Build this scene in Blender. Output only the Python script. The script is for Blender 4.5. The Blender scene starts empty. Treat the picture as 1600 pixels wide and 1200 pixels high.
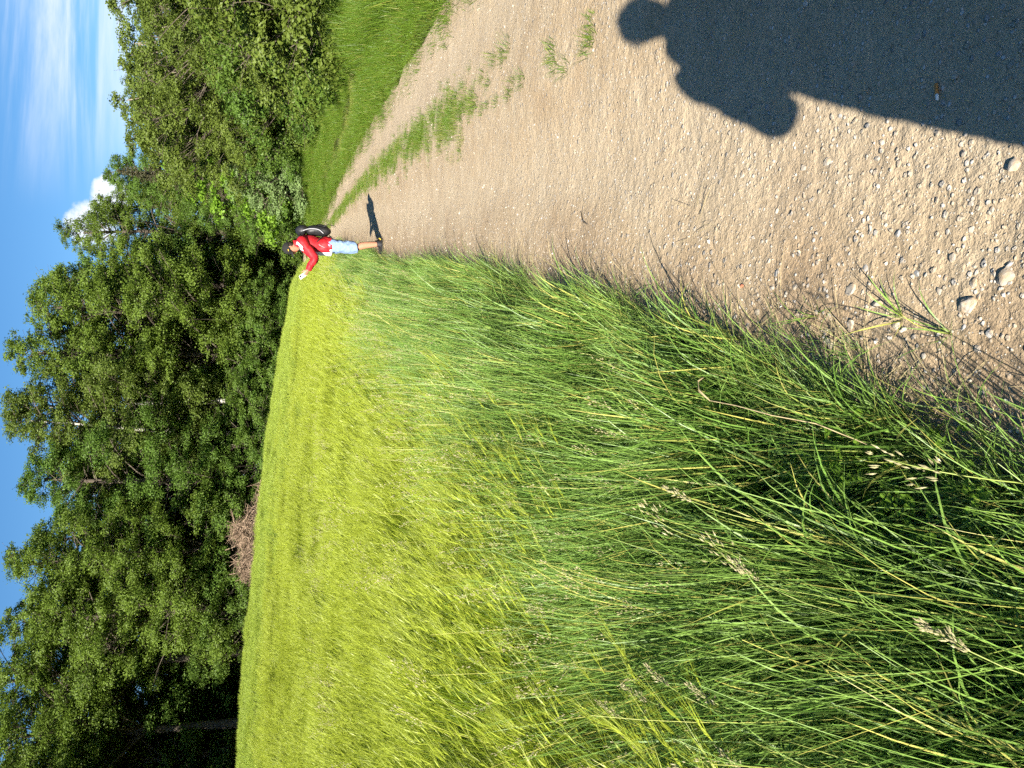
import bpy, bmesh, math
import numpy as np
from mathutils import Matrix, Vector

# ------------------------------------------------------------------ camera, sky, sun, exposure
scn = bpy.context.scene
COL = scn.collection
CAM_H = 1.5
PITCH = math.atan(338 / 1200)
SUN_EL, SUN_AZ = math.radians(25.3), math.radians(25.5)      # shadows fall 25.5 deg right of straight ahead
SHX, SHY = math.sin(SUN_AZ), math.cos(SUN_AZ)

cam_data = bpy.data.cameras.new('camera')
cam = bpy.data.objects.new('camera', cam_data)
COL.objects.link(cam)
cam_data.sensor_fit = 'HORIZONTAL'
cam_data.sensor_width = 36.0
cam_data.lens = 27.0
cam_data.clip_start = 0.03
cam_data.clip_end = 3000
# the photograph lies on its side: picture left is up, picture top is right
c_, s_ = math.cos(PITCH), math.sin(PITCH)
cam.matrix_world = Matrix(((0, 1, 0, 0), (-s_, 0, -c_, 0), (-c_, 0, s_, CAM_H), (0, 0, 0, 1)))
scn.camera = cam

world = bpy.data.worlds.new('World')
scn.world = world
world.use_nodes = True
SUN_STRENGTH, SKY_STRENGTH = 5.0, 0.060

def build_world():
    nt = world.node_tree; N = nt.nodes; L = nt.links
    N.clear()
    out = N.new('ShaderNodeOutputWorld'); bg = N.new('ShaderNodeBackground')
    sky = N.new('ShaderNodeTexSky'); sky.sky_type = 'NISHITA'; sky.sun_disc = False
    sky.sun_elevation = SUN_EL; sky.sun_rotation = math.radians(180) + SUN_AZ
    sky.air_density = 1.0; sky.dust_density = 0.45; sky.ozone_density = 2.8; sky.altitude = 300
    bg.inputs['Strength'].default_value = SKY_STRENGTH
    tc = N.new('ShaderNodeTexCoord')
    def math_(op, a, b=None, c=None):
        n = N.new('ShaderNodeMath'); n.operation = op
        for i, v in enumerate((a, b, c)):
            if v is None: continue
            if isinstance(v, (int, float)): n.inputs[i].default_value = v
            else: L.new(v, n.inputs[i])
        return n.outputs[0]
    def ramp(v, lo, hi):
        n = N.new('ShaderNodeMapRange'); n.interpolation_type = 'SMOOTHSTEP'
        n.inputs[1].default_value = lo; n.inputs[2].default_value = hi
        L.new(v, n.inputs[0]); return n.outputs[0]
    sep = N.new('ShaderNodeSeparateXYZ'); L.new(tc.outputs['Generated'], sep.inputs[0])
    X, Y, Z = sep.outputs
    den = math_('ADD', math_('MAXIMUM', Z, 0.0), 0.12)
    px, py = math_('DIVIDE', X, den), math_('DIVIDE', Y, den)     # a flat cloud layer overhead
    comb = N.new('ShaderNodeCombineXYZ'); L.new(px, comb.inputs[0]); L.new(py, comb.inputs[1])
    def noise(vec, scale, detail, rough, sx=1, sy=1, rot=0, off=0, dist=0):
        m = N.new('ShaderNodeMapping'); m.inputs['Scale'].default_value = (sx, sy, 1)
        m.inputs['Rotation'].default_value = (0, 0, rot); m.inputs['Location'].default_value = (off, off * .7, 0)
        L.new(vec, m.inputs[0])
        n = N.new('ShaderNodeTexNoise'); n.inputs['Scale'].default_value = scale
        n.inputs['Detail'].default_value = detail; n.inputs['Roughness'].default_value = rough
        n.inputs['Distortion'].default_value = dist
        L.new(m.outputs[0], n.inputs['Vector']); return n.outputs[0]
    def around(d, r0, r1):                                        # 1 near direction d, 0 beyond
        v = Vector(d).normalized()
        n = N.new('ShaderNodeVectorMath'); n.operation = 'DOT_PRODUCT'
        L.new(tc.outputs['Generated'], n.inputs[0]); n.inputs[1].default_value = v
        return ramp(n.outputs['Value'], math.cos(math.radians(r1)), math.cos(math.radians(r0)))
    # high thin cirrus
    streak = noise(comb.outputs[0], 1.5, 7, 0.62, 0.55, 2.1, 0.25, 3.1, 0.5)
    broad = noise(comb.outputs[0], 0.55, 3, 0.5, 1, 1, 0.0, 8.4)
    bank = math_('MAXIMUM', around((0.50, 1.0, 0.33), 1, 15), math_('MULTIPLY', ramp(broad, 0.52, 0.75), 0.30))
    cir = math_('MULTIPLY', ramp(streak, 0.36, 0.74), bank)
    # heaped cloud low over the wood
    puff = noise(tc.outputs['Generated'], 22, 7, 0.62, 1, 1, 0, 1.3)
    cum_mask = math_('MAXIMUM', around((0.183, 1.0, 0.232), 0.2, 2.7), around((0.222, 1.0, 0.208), 0.2, 2.0))
    cum = ramp(math_('ADD', math_('MULTIPLY', cum_mask, 0.75), math_('MULTIPLY', math_('SUBTRACT', puff, 0.5), 1.5)), 0.40, 0.72)
    fac = math_('MINIMUM', math_('MAXIMUM', math_('MULTIPLY', cir, 0.80), math_('MULTIPLY', cum, 0.93)), 0.95)
    mix = N.new('ShaderNodeMix'); mix.data_type = 'RGBA'
    L.new(fac, mix.inputs['Factor']); 
    hs = N.new('ShaderNodeHueSaturation'); hs.inputs['Saturation'].default_value = 1.24; hs.inputs['Value'].default_value = 0.80
    L.new(sky.outputs[0], hs.inputs['Color'])
    L.new(hs.outputs[0], mix.inputs['A'])
    mix.inputs['B'].default_value = (5.6, 5.9, 6.3, 1)
    L.new(mix.outputs['Result'], bg.inputs[0]); L.new(bg.outputs[0], out.inputs[0])
build_world()

sun_data = bpy.data.lights.new('sun', 'SUN')
sun_data.energy = SUN_STRENGTH; sun_data.angle = math.radians(0.53); sun_data.color = (1.0, 0.93, 0.82)
sun = bpy.data.objects.new('sun', sun_data); COL.objects.link(sun)
sun.rotation_euler = Vector((SHX * math.cos(SUN_EL), SHY * math.cos(SUN_EL), -math.sin(SUN_EL))).to_track_quat('-Z', 'Y').to_euler()
sun.location = (-20, -40, 30)

scn.view_settings.view_transform = 'Standard'
scn.view_settings.look = 'None'
scn.view_settings.gamma = 1.0
scn.view_settings.use_curve_mapping = False
scn.view_settings.exposure = 1.7
cy = scn.cycles
cy.max_bounces = 5; cy.diffuse_bounces = 3; cy.glossy_bounces = 1; cy.transmission_bounces = 3; cy.transparent_max_bounces = 4
cy.caustics_reflective = False; cy.caustics_refractive = False
cy.use_adaptive_sampling = True; cy.adaptive_threshold = 0.02; cy.adaptive_min_samples = 12
cy.use_denoising = False; cy.denoiser = 'OPENIMAGEDENOISE'; cy.denoising_input_passes = 'RGB_ALBEDO_NORMAL'; cy.denoising_prefilter = 'ACCURATE'
cy.debug_use_spatial_splits = True

# ------------------------------------------------------------------ helpers
RNG = np.random.default_rng(7)

def _hash(ix, iy, seed):
    h = (ix.astype(np.int64) * 374761393 + iy.astype(np.int64) * 668265263 + seed * 1274126177) & 0xffffffff
    h = ((h ^ (h >> 13)) * 1274126177) & 0xffffffff
    return ((h ^ (h >> 16)) & 0xffff) / 65535.0
def vnoise(x, y, seed=0):
    x = np.asarray(x, float); y = np.asarray(y, float)
    ix, iy = np.floor(x), np.floor(y); fx, fy = x - ix, y - iy
    fx = fx * fx * (3 - 2 * fx); fy = fy * fy * (3 - 2 * fy)
    a = _hash(ix, iy, seed); b = _hash(ix + 1, iy, seed); c = _hash(ix, iy + 1, seed); d = _hash(ix + 1, iy + 1, seed)
    return (a + (b - a) * fx) * (1 - fy) + (c + (d - c) * fx) * fy - 0.5
def fbm(x, y, seed=0, o=4):
    r = 0; a = 1.0
    for k in range(o):
        r = r + a * vnoise(x * 2 ** k, y * 2 ** k, seed + k * 17); a *= .5
    return r
def sstep(t, a=0.0, b=1.0):
    t = np.clip((np.asarray(t, float) - a) / (b - a), 0, 1); return t * t * (3 - 2 * t)

def mesh_np(name, V, F, mats, col=None, midx=None, smooth=False):
    """V (n,3); F list of int arrays (m,k)"""
    me = bpy.data.meshes.new(name)
    V = np.asarray(V, np.float32)
    me.vertices.add(len(V)); me.vertices.foreach_set('co', V.ravel())
    tot = np.concatenate([np.full(len(f), f.shape[1], np.int32) for f in F]); idx = np.concatenate([f.ravel() for f in F]).astype(np.int32)
    me.loops.add(len(idx)); me.loops.foreach_set('vertex_index', idx)
    me.polygons.add(len(tot))
    st = np.zeros(len(tot), np.int32); st[1:] = np.cumsum(tot)[:-1]
    me.polygons.foreach_set('loop_start', st); me.polygons.foreach_set('loop_total', tot)
    if midx is not None: me.polygons.foreach_set('material_index', np.asarray(midx, np.int32))
    me.polygons.foreach_set('use_smooth', np.full(len(tot), smooth))
    if col is not None:
        at = me.attributes.new('col', 'FLOAT_COLOR', 'POINT')
        c4 = np.ones((len(V), 4), np.float32); c4[:, :col.shape[1]] = col; at.data.foreach_set('color', c4.ravel())
    for m in mats: me.materials.append(m)
    me.update(); me.validate()
    return me

def link(name, data, parent=None, loc=None):
    o = bpy.data.objects.new(name, data); COL.objects.link(o)
    if parent: o.parent = parent
    if loc is not None: o.location = loc
    return o
def tag(o, label=None, cat=None, group=None, kind=None):
    if label: o['label'] = label
    if cat: o['category'] = cat
    if group: o['group'] = group
    if kind: o['kind'] = kind
    return o
def empty(name, loc=(0, 0, 0), rz=0, sc=1):
    o = link(name, None); o.location = loc; o.rotation_euler = (0, 0, rz)
    o.scale = sc if hasattr(sc, '__len__') else (sc, sc, sc)
    o.empty_display_size = .2
    return o
def copy_tree(o, parent=None):
    c = o.copy(); COL.objects.link(c); c.parent = parent
    for ch in o.children: copy_tree(ch, c)
    return c

class Geo:
    """collects numpy geometry"""
    def __init__(s): s.V = []; s.F = []; s.C = []; s.n = 0; s.M = []
    def add(s, V, F, C=None, m=0):
        V = np.asarray(V, float).reshape(-1, 3); F = np.asarray(F, int)
        s.V.append(V); s.F.append(F + s.n); s.n += len(V); s.M.append(np.full(len(F), m))
        s.C.append(np.zeros((len(V), 3)) if C is None else np.asarray(C, float).reshape(-1, 3))
    def mesh(s, name, mats, smooth=False):
        F = {}; M = {}
        for f, m in zip(s.F, s.M):
            F.setdefault(f.shape[1], []).append(f); M.setdefault(f.shape[1], []).append(m)
        ks = sorted(F)
        return mesh_np(name, np.concatenate(s.V), [np.concatenate(F[k]) for k in ks], mats, np.concatenate(s.C), np.concatenate([np.concatenate(M[k]) for k in ks]), smooth)

def tube(P, R, sides=6, ref=None, ry=None, cap=True):
    """loft along points P with radii R (and ry across)"""
    P = np.asarray(P, float); n = len(P); R = np.broadcast_to(np.asarray(R, float), (n,)); RY = R if ry is None else np.broadcast_to(np.asarray(ry, float), (n,))
    T = np.gradient(P, axis=0); T /= np.linalg.norm(T, axis=1)[:, None] + 1e-9
    ref = np.array(ref if ref is not None else ((1, 0, 0) if abs(T[:, 0]).mean() < .8 else (0, 1, 0)), float)
    A = ref - (T @ ref)[:, None] * T; A /= np.linalg.norm(A, axis=1)[:, None] + 1e-9
    B = np.cross(T, A)
    th = np.linspace(0, 2 * np.pi, sides, endpoint=False)
    V = P[:, None] + A[:, None] * (R[:, None] * np.cos(th))[..., None] + B[:, None] * (RY[:, None] * np.sin(th))[..., None]
    i = np.arange(n - 1)[:, None] * sides; j = np.arange(sides)[None]; k = (j + 1) % sides
    F = np.stack([i + j, i + k, i + sides + k, i + sides + j], -1).reshape(-1, 4)
    V = V.reshape(-1, 3)
    if cap:
        V = np.concatenate([V, P[:1], P[-1:]]); c0 = n * sides
        jj = np.arange(sides); kk = (jj + 1) % sides
        F = np.concatenate([F, np.stack([kk, jj, np.full(sides, c0), np.full(sides, c0)], -1)]) if False else F
        T0 = np.stack([kk, jj, np.full(sides, c0)], -1); T1 = np.stack([(n - 1) * sides + jj, (n - 1) * sides + kk, np.full(sides, c0 + 1)], -1)
        return V, F, np.concatenate([T0, T1])
    return V, F, None
def add_tube(g, *a, m=0, C=None, **k):
    V, F, T = tube(*a, **k)
    c = None if C is None else np.tile(C, (len(V), 1))
    n0 = g.n; g.add(V, F, c, m)
    if T is not None:
        g.F.append(T + n0); g.M.append(np.full(len(T), m))

# ------------------------------------------------------------------ materials
MATS = {}
class MB:
    def __init__(s, name):
        s.m = bpy.data.materials.new(name); s.m.use_nodes = True; s.nt = s.m.node_tree; s.N = s.nt.nodes; s.L = s.nt.links
        s.N.clear(); s.out = s.N.new('ShaderNodeOutputMaterial'); MATS[name] = s.m
    def new(s, t, **k):
        n = s.N.new(t)
        for a, v in k.items(): setattr(n, a, v)
        return n
    def put(s, sock, v):
        if hasattr(v, 'is_linked') or hasattr(v, 'links'): s.L.new(v, sock)
        else: sock.default_value = v if not (isinstance(v, tuple) and len(v) == 3 and sock.type == 'RGBA') else (*v, 1)
    def noise(s, scale, detail=4, rough=.55, vec=None, dist=0):
        n = s.new('ShaderNodeTexNoise'); n.inputs['Scale'].default_value = scale; n.inputs['Detail'].default_value = detail
        n.inputs['Roughness'].default_value = rough; n.inputs['Distortion'].default_value = dist
        if vec is not None: s.L.new(vec, n.inputs['Vector'])
        return n.outputs[0]
    def vor(s, scale, feature='F1', vec=None, rand=1.0, out='Distance'):
        n = s.new('ShaderNodeTexVoronoi', feature=feature); n.inputs['Scale'].default_value = scale; n.inputs['Randomness'].default_value = rand
        if vec is not None: s.L.new(vec, n.inputs['Vector'])
        return n.outputs[out]
    def rng(s, v, a, b, c=0.0, d=1.0, smooth=True):
        n = s.new('ShaderNodeMapRange'); n.interpolation_type = 'SMOOTHSTEP' if smooth else 'LINEAR'
        for i, q in enumerate((v, a, b, c, d)): s.put(n.inputs[i], q)
        return n.outputs[0]
    def math(s, op, a, b=0.0, c=None):
        n = s.new('ShaderNodeMath', operation=op); s.put(n.inputs[0], a); s.put(n.inputs[1], b)
        if c is not None: s.put(n.inputs[2], c)
        return n.outputs[0]
    def mix(s, f, a, b, blend='MIX'):
        n = s.new('ShaderNodeMix', data_type='RGBA', blend_type=blend); s.put(n.inputs['Factor'], f); s.put(n.inputs['A'], a); s.put(n.inputs['B'], b)
        return n.outputs['Result']
    def pos(s): return s.new('ShaderNodeNewGeometry').outputs['Position']
    def obj(s): return s.new('ShaderNodeTexCoord').outputs['Object']
    def rand(s): return s.new('ShaderNodeObjectInfo').outputs['Random']
    def attr(s, name='col'):
        a = s.new('ShaderNodeAttribute', attribute_name=name); sp = s.new('ShaderNodeSeparateXYZ'); s.L.new(a.outputs['Vector'], sp.inputs[0]); return sp.outputs
    def bump(s, h, strength=.5, dist=.01, normal=None):
        n = s.new('ShaderNodeBump'); n.inputs['Strength'].default_value = strength; n.inputs['Distance'].default_value = dist; s.L.new(h, n.inputs['Height'])
        if normal is not None: s.L.new(normal, n.inputs['Normal'])
        return n.outputs[0]
    def pbr(s, color, rough=.8, spec=.3, normal=None, **k):
        n = s.new('ShaderNodeBsdfPrincipled'); s.put(n.inputs['Base Color'], color); s.put(n.inputs['Roughness'], rough); s.put(n.inputs['Specular IOR Level'], spec)
        if normal is not None: s.L.new(normal, n.inputs['Normal'])
        for a, v in k.items(): s.put(n.inputs[a.replace('_', ' ')], v)
        return n.outputs[0]
    def done(s, sh): s.L.new(sh, s.out.inputs[0]); return s.m
    def leafy(s, color, trans, tf=.35, rough=.5, spec=.3):
        t = s.new('ShaderNodeBsdfTranslucent'); s.put(t.inputs[0], trans)
        mx = s.new('ShaderNodeMixShader'); mx.inputs[0].default_value = tf
        s.L.new(s.pbr(color, rough, spec), mx.inputs[1]); s.L.new(t.outputs[0], mx.inputs[2])
        return s.done(mx.outputs[0])

def mat_leaf(name, dark, light, trans, tf=.33):
    b = MB(name); a = b.attr(); r = b.rand()
    f = b.math('ADD', b.math('MULTIPLY', a[0], .65), b.math('MULTIPLY', r, .35))
    c = b.mix(f, dark, light)
    return b.leafy(c, b.mix(.5, c, trans), tf, .5, .25)
def mat_blade(name, base, green, yellow, tf=.35, ypos=.78, spec=.3, pale=None):
    """col: x random per blade, y height along blade, z pale flag (seed heads)"""
    b = MB(name); a = b.attr(); r = b.rng(b.noise(1.7, 3, .6, b.pos()), .3, .7)
    g = b.mix(b.math('MULTIPLY', r, .9), green[0], green[1])
    g = b.mix(b.math('MULTIPLY', a[0], .7), g, green[2])
    g = b.mix(b.rng(a[0], ypos, ypos + .1), g, yellow)
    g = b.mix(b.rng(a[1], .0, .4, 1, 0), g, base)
    if pale: g = b.mix(b.rng(a[2], .4, .6), g, pale)
    return b.leafy(g, b.mix(.6, g, green[2]), tf, .45, spec)
def mat_plain(name, c, rough=.75, spec=.3, var=.18, scale=30, bump=.0):
    b = MB(name); o = b.obj(); n = b.noise(scale, 4, .6, o)
    d = tuple(x * (1 - var) for x in c); l = tuple(min(1, x * (1 + var)) for x in c)
    nm = b.bump(n, bump, .01) if bump else None
    return b.done(b.pbr(b.mix(n, d, l), rough, spec, nm))

mat_leaf('leaf_oak', (.058, .094, .012), (.135, .202, .026), (.19, .30, .03), .36)
mat_leaf('leaf_alder', (.052, .100, .014), (.118, .200, .030), (.17, .31, .04), .36)
mat_leaf('leaf_birch', (.075, .110, .018), (.155, .215, .036), (.22, .31, .05), .38)
mat_leaf('leaf_willow', (.060, .090, .013), (.132, .178, .028), (.18, .26, .04))
mat_leaf('leaf_maple', (.085, .170, .014), (.180, .310, .030), (.25, .45, .04), .42)
mat_leaf('leaf_whitebeam', (.110, .175, .055), (.200, .280, .105), (.25, .38, .09))
mat_leaf('leaf_bush', (.048, .085, .012), (.108, .175, .024), (.15, .27, .03), .36)
mat_leaf('needles', (.040, .044, .020), (.085, .080, .038), (.06, .07, .02), .1)
mat_blade('blade_verge', (.12, .15, .022), ((.086, .188, .026), (.134, .245, .040), (.230, .345, .075)), (.42, .40, .095), .20, .86, .45, (.34, .31, .16))
mat_blade('blade_short', (.10, .13, .02), ((.062, .128, .011), (.085, .156, .012), (.132, .206, .022)), (.24, .24, .05), .36, .88, .3)
mat_blade('blade_mown', (.16, .16, .04), ((.14, .19, .025), (.17, .20, .035), (.22, .25, .05)), (.31, .29, .11), .35, .80, .3)
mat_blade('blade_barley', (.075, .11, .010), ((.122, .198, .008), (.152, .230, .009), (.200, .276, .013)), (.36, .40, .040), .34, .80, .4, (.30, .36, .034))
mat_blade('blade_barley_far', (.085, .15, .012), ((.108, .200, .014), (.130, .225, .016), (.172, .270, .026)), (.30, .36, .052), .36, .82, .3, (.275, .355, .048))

def mat_ground():
    b = MB('soil'); p = b.pos()
    n1, n2 = b.noise(.6, 5, .6, p), b.noise(9, 5, .65, p)
    c = b.mix(n1, (.045, .050, .018), (.070, .066, .028)); c = b.mix(b.rng(n2, .35, .7), c, (.060, .088, .018))
    h = b.math('ADD', n2, b.noise(60, 3, .6, p))
    return b.done(b.pbr(c, .95, .1, b.bump(h, .8, .03)))
mat_ground()
def mat_track():
    b = MB('gravel'); p = b.pos()
    big, mid, fine = b.noise(.55, 4, .6, p), b.noise(4.0, 5, .62, p), b.noise(85, 4, .7, p)
    c = b.mix(b.rng(big, .32, .68), (.325, .238, .140), (.380, .293, .185))
    c = b.mix(b.rng(mid, .38, .70), c, (.400, .320, .212))
    c = b.mix(b.rng(b.noise(1.6, 3, .5, p), .55, .75, 0, .6), c, (.295, .205, .118))
    at = b.attr()
    c = b.mix(b.math('MULTIPLY', at[0], .55), c, (.415, .340, .236))
    c = b.mix(b.math('MULTIPLY', at[1], .65), c, (.245, .172, .105))
    # grit and small stones set in the earth
    w = b.new('ShaderNodeVectorMath', operation='ADD'); b.L.new(p, w.inputs[0])
    nn = b.new('ShaderNodeTexNoise'); nn.inputs['Scale'].default_value = 40; b.L.new(p, nn.inputs['Vector'])
    sc = b.new('ShaderNodeVectorMath', operation='SCALE'); b.L.new(nn.outputs['Color'], sc.inputs[0]); sc.inputs['Scale'].default_value = .012
    b.L.new(sc.outputs[0], w.inputs[1]); wp = w.outputs[0]
    hs = []
    for scale, thr, tone in ((46, .36, (.54, .52, .48)), (105, .36, (.54, .50, .43)), (24, .27, (.27, .27, .262))):
        v = b.vor(scale, 'F1', wp); cell = b.vor(scale, 'F1', wp, out='Color')
        sp = b.new('ShaderNodeSeparateColor'); b.L.new(cell, sp.inputs[0])
        keep = b.rng(sp.outputs[0], .56, .58)
        k = b.math('MULTIPLY', b.rng(v, thr, thr * .55, 0, 1), keep)
        k2 = b.math('MULTIPLY', k, b.rng(sp.outputs[1], 0, 1, .25, .85))
        c = b.mix(k2, c, tone); hs.append(b.math('MULTIPLY', k, 22 / scale))
    c = b.mix(b.rng(fine, .30, .55, .45, 0), c, (.20, .145, .088))
    h = b.math('ADD', b.math('ADD', hs[0], hs[1]), b.math('ADD', b.math('MULTIPLY', hs[2], .6), b.math('MULTIPLY', fine, .42)))
    h = b.math('ADD', h, b.math('MULTIPLY', b.noise(28, 4, .6, p), .9))
    return b.done(b.pbr(c, .92, .15, b.bump(h, .95, .012)))
mat_track()
def mat_bark(name, a, c2, scale=14, rings=False):
    b = MB(name); o = b.obj()
    m = b.new('ShaderNodeMapping'); m.inputs['Scale'].default_value = (1, 1, .18) if not rings else (1, 1, 3.2); b.L.new(o, m.inputs[0])
    n = b.noise(scale, 5, .65, m.outputs[0])
    c = b.mix(b.rng(n, .35, .65) if not rings else b.rng(n, .58, .66), a, c2)
    return b.done(b.pbr(c, .85, .2, b.bump(n, .6, .03)))
mat_bark('bark_oak', (.035, .028, .021), (.105, .086, .066))
mat_bark('bark_twig', (.050, .040, .030), (.12, .10, .075), 10)
mat_bark('bark_birch', (.38, .36, .32), (.060, .050, .045), 5, True)
mat_bark('bark_pale', (.23, .195, .145), (.11, .09, .065), 10)
mat_bark('dead_wood', (.36, .265, .185), (.145, .100, .070), 9)
def mat_stone(name, a, b2):
    b = MB(name); o = b.pos(); r = b.rand()
    n = b.noise(70, 5, .65, o)
    c = b.mix(n, a, b2); c = b.mix(b.math('MULTIPLY', r, .55), c, tuple(x * .62 for x in a))
    c = b.mix(b.rng(b.noise(38, 4, .6, o), .46, .66, 0, .85), c, (.34, .25, .155))
    return b.done(b.pbr(c, .82, .25, b.bump(n, .5, .004)))
mat_stone('stone_pale', (.30, .265, .215), (.41, .37, .31))
mat_stone('stone_pebble', (.42, .39, .34), (.60, .56, .50))
mat_stone('stone_grey', (.24, .24, .235), (.38, .38, .365))
mat_plain('straw', (.36, .29, .16), .7, .2)
mat_stone('stone_red', (.55, .16, .08), (.62, .24, .14))

# ------------------------------------------------------------------ lie of the land
YL = [-30, -4, 1.28, 1.65, 2.2, 3.2, 4.6, 7.7, 11.9, 19.4, 24.2, 30.7, 40, 46.5, 55.7, 64, 71, 78, 90]
XL = [-8, -1.05, -.22, -.13, .02, .25, .54, 1.10, 1.84, 3.28, 4.3, 5.35, 6.55, 7.3, 8.4, 9.1, 8.8, 7.4, 3.5]
YR = [-30, -4, 3, 7.57, 10.5, 13.7, 19.4, 27.2, 34.9, 40, 46.5, 55.7, 64, 71, 78, 90]
XR = [-3.5, 2.0, 3.05, 3.85, 4.38, 4.97, 5.96, 6.9, 7.6, 8.05, 8.7, 9.9, 10.7, 10.6, 9.5, 5.6]
YB = [-30, -4, 2.1, 2.5, 3.1, 3.7, 5.95, 7.2, 11, 13.9, 19, 30, 46, 56, 64]
XB = [-9.5, -2.4, -1.26, -1.06, -.88, -.72, -.24, .02, .66, 1.25, 2.35, 4.3, 6.0, 6.9, 7.4]
YF = np.array([-80, -45, -24.5, -21, -8, 0, 6.7, 9.0])             # far edge of the field: y as a function of x
FE = np.array([20, 29, 40.0, 45.5, 50.5, 55, 60, 63])
YS = [-30, 5, 14.3, 19.7, 29, 37, 42, 48, 60]               # foot of the hedge on the right
XS = [1.5, 4.6, 7.2, 8.7, 10.6, 11.1, 11.0, 11.2, 12.4]
xl = lambda y: np.interp(y, YL, XL)
xr = lambda y: np.interp(y, YR, XR)
xb = lambda y: np.interp(y, YB, XB)
xs = lambda y: np.interp(y, YS, XS)
yfar = lambda x: np.interp(x, YF, FE)
def base(y): return .9 * sstep(y, 20, 70)
def land(x, y):
    x = np.asarray(x, float); y = np.asarray(y, float)
    z = base(y)
    d = np.maximum(xb(y) - x, 0)
    w = .10 + .90 * sstep(y, 4, 46)
    z = z + 4.6 * (1 - np.exp(-d / 22)) * w
    v = np.clip((xl(y) - x) / .9, 0, 1); z = z + .05 * v * v * (3 - 2 * v)
    r = np.maximum(x - xr(y), 0)
    z = z + .42 * sstep(r, .1, 2.6) + .035 * np.maximum(r - 2.6, 0)
    z = z + .03 * fbm(x * .8, y * .8, 3) * np.clip(np.maximum(d, r), 0, 1)
    return z
def crown_of_track(x, y):
    """wheel ruts and small unevenness on the track surface"""
    a, b = xl(y), xr(y); t = (x - a) / np.maximum(b - a, .1)
    z = -.022 * np.exp(-((t - .27) / .10) ** 2) - .022 * np.exp(-((t - .78) / .10) ** 2) + .012 * np.exp(-((t - .52) / .1) ** 2)
    z = z + .016 * fbm(x * 1.3, y * 1.3, 11, 2) + .0045 * fbm(x * 9, y * 9, 23, 2) + .0062 * fbm(x * 34, y * 34, 31, 2) * np.clip(1.35 - y / 4.5, .0, 1)
    return z
def track_z(x, y): return base(y) + .035 + crown_of_track(np.asarray(x, float), np.asarray(y, float))

def build_terrain():
    def axis(a, b, fine, lo, hi, g=1.12):
        v = list(np.arange(lo, hi, fine)); s = fine; q = hi
        while q < b: v.append(q); s *= g; q += s
        v.append(b); s = fine; q = lo - fine; w = []
        while q > a: w.append(q); s *= g; q -= s
        w.append(a); return np.array(w[::-1] + v)
    xsx = axis(-900, 900, .35, -26, 16); ysy = axis(-500, 1500, .4, -4, 62)
    X, Y = np.meshgrid(xsx, ysy)
    Z = land(X, Y)
    inside = (X > xl(Y) - .05) & (X < xr(Y) + .05) & (Y < 88)
    Z = np.where(inside, base(Y) - .06, Z)
    far = sstep(np.hypot(X, Y), 90, 300); Z = Z * (1 - far) + far * 3.5
    n, m = X.shape; i = np.arange(n - 1)[:, None] * m; j = np.arange(m - 1)[None]
    F = np.stack([i + j, i + j + 1, i + m + j + 1, i + m + j], -1).reshape(-1, 4)
    me = mesh_np('ground', np.stack([X, Y, Z], -1).reshape(-1, 3), [F], [MATS['soil']], smooth=True)
    tag(link('ground', me), 'dark earth ground beneath the field and the wood', None, None, 'structure')
build_terrain()

def build_track():
    ys = [-6.0]
    while ys[-1] < 88:
        y = ys[-1]; d = math.hypot(max(y, 0), 1.2)
        ys.append(y + (.05 if y < .9 else max(.0125, .0042 * d)))
    ys = np.array(ys); nc = 180
    wob = .10 * fbm(ys * 1.7, ys * 0 + 2.2, 5) ; wob2 = .14 * fbm(ys * 1.3, ys * 0 + 9.2, 6)
    A = xl(ys) - .34 + wob; B = xr(ys) + .06 + wob2
    t = np.linspace(0, 1, nc)
    X = A[:, None] + (B - A)[:, None] * t[None]; Y = np.repeat(ys[:, None], nc, 1)
    Z = track_z(X, Y)
    edge = np.minimum(t, 1 - t) * (B - A)[:, None]
    lo = np.minimum(Z, land(X, Y) - .05)
    Z = np.where(t[None] > .5, Z * sstep(edge, 0, .12) + lo * (1 - sstep(edge, 0, .12)), Z)
    tt = (X - xl(Y)) / (xr(Y) - xl(Y)); wheel = np.clip(np.exp(-((tt - .27) / .13) ** 2) + np.exp(-((tt - .78) / .12) ** 2) + .5 * fbm(X * 1.1, Y * .5, 41), 0, 1)
    edgem = np.clip(1.15 - 5 * np.abs(tt) + .8 * fbm(X * 3, Y * 3, 43), 0, 1)
    n, m = X.shape; i = np.arange(n - 1)[:, None] * m; j = np.arange(m - 1)[None]
    F = np.stack([i + j, i + j + 1, i + m + j + 1, i + m + j], -1).reshape(-1, 4)
    me = mesh_np('gravel_track', np.stack([X, Y, Z], -1).reshape(-1, 3), [F], [MATS['gravel']], np.stack([wheel, edgem, 0 * wheel], -1).reshape(-1, 3), smooth=True)
    tag(link('gravel_track', me), 'pale gravel farm track', None, None, 'structure')
build_track()

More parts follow.
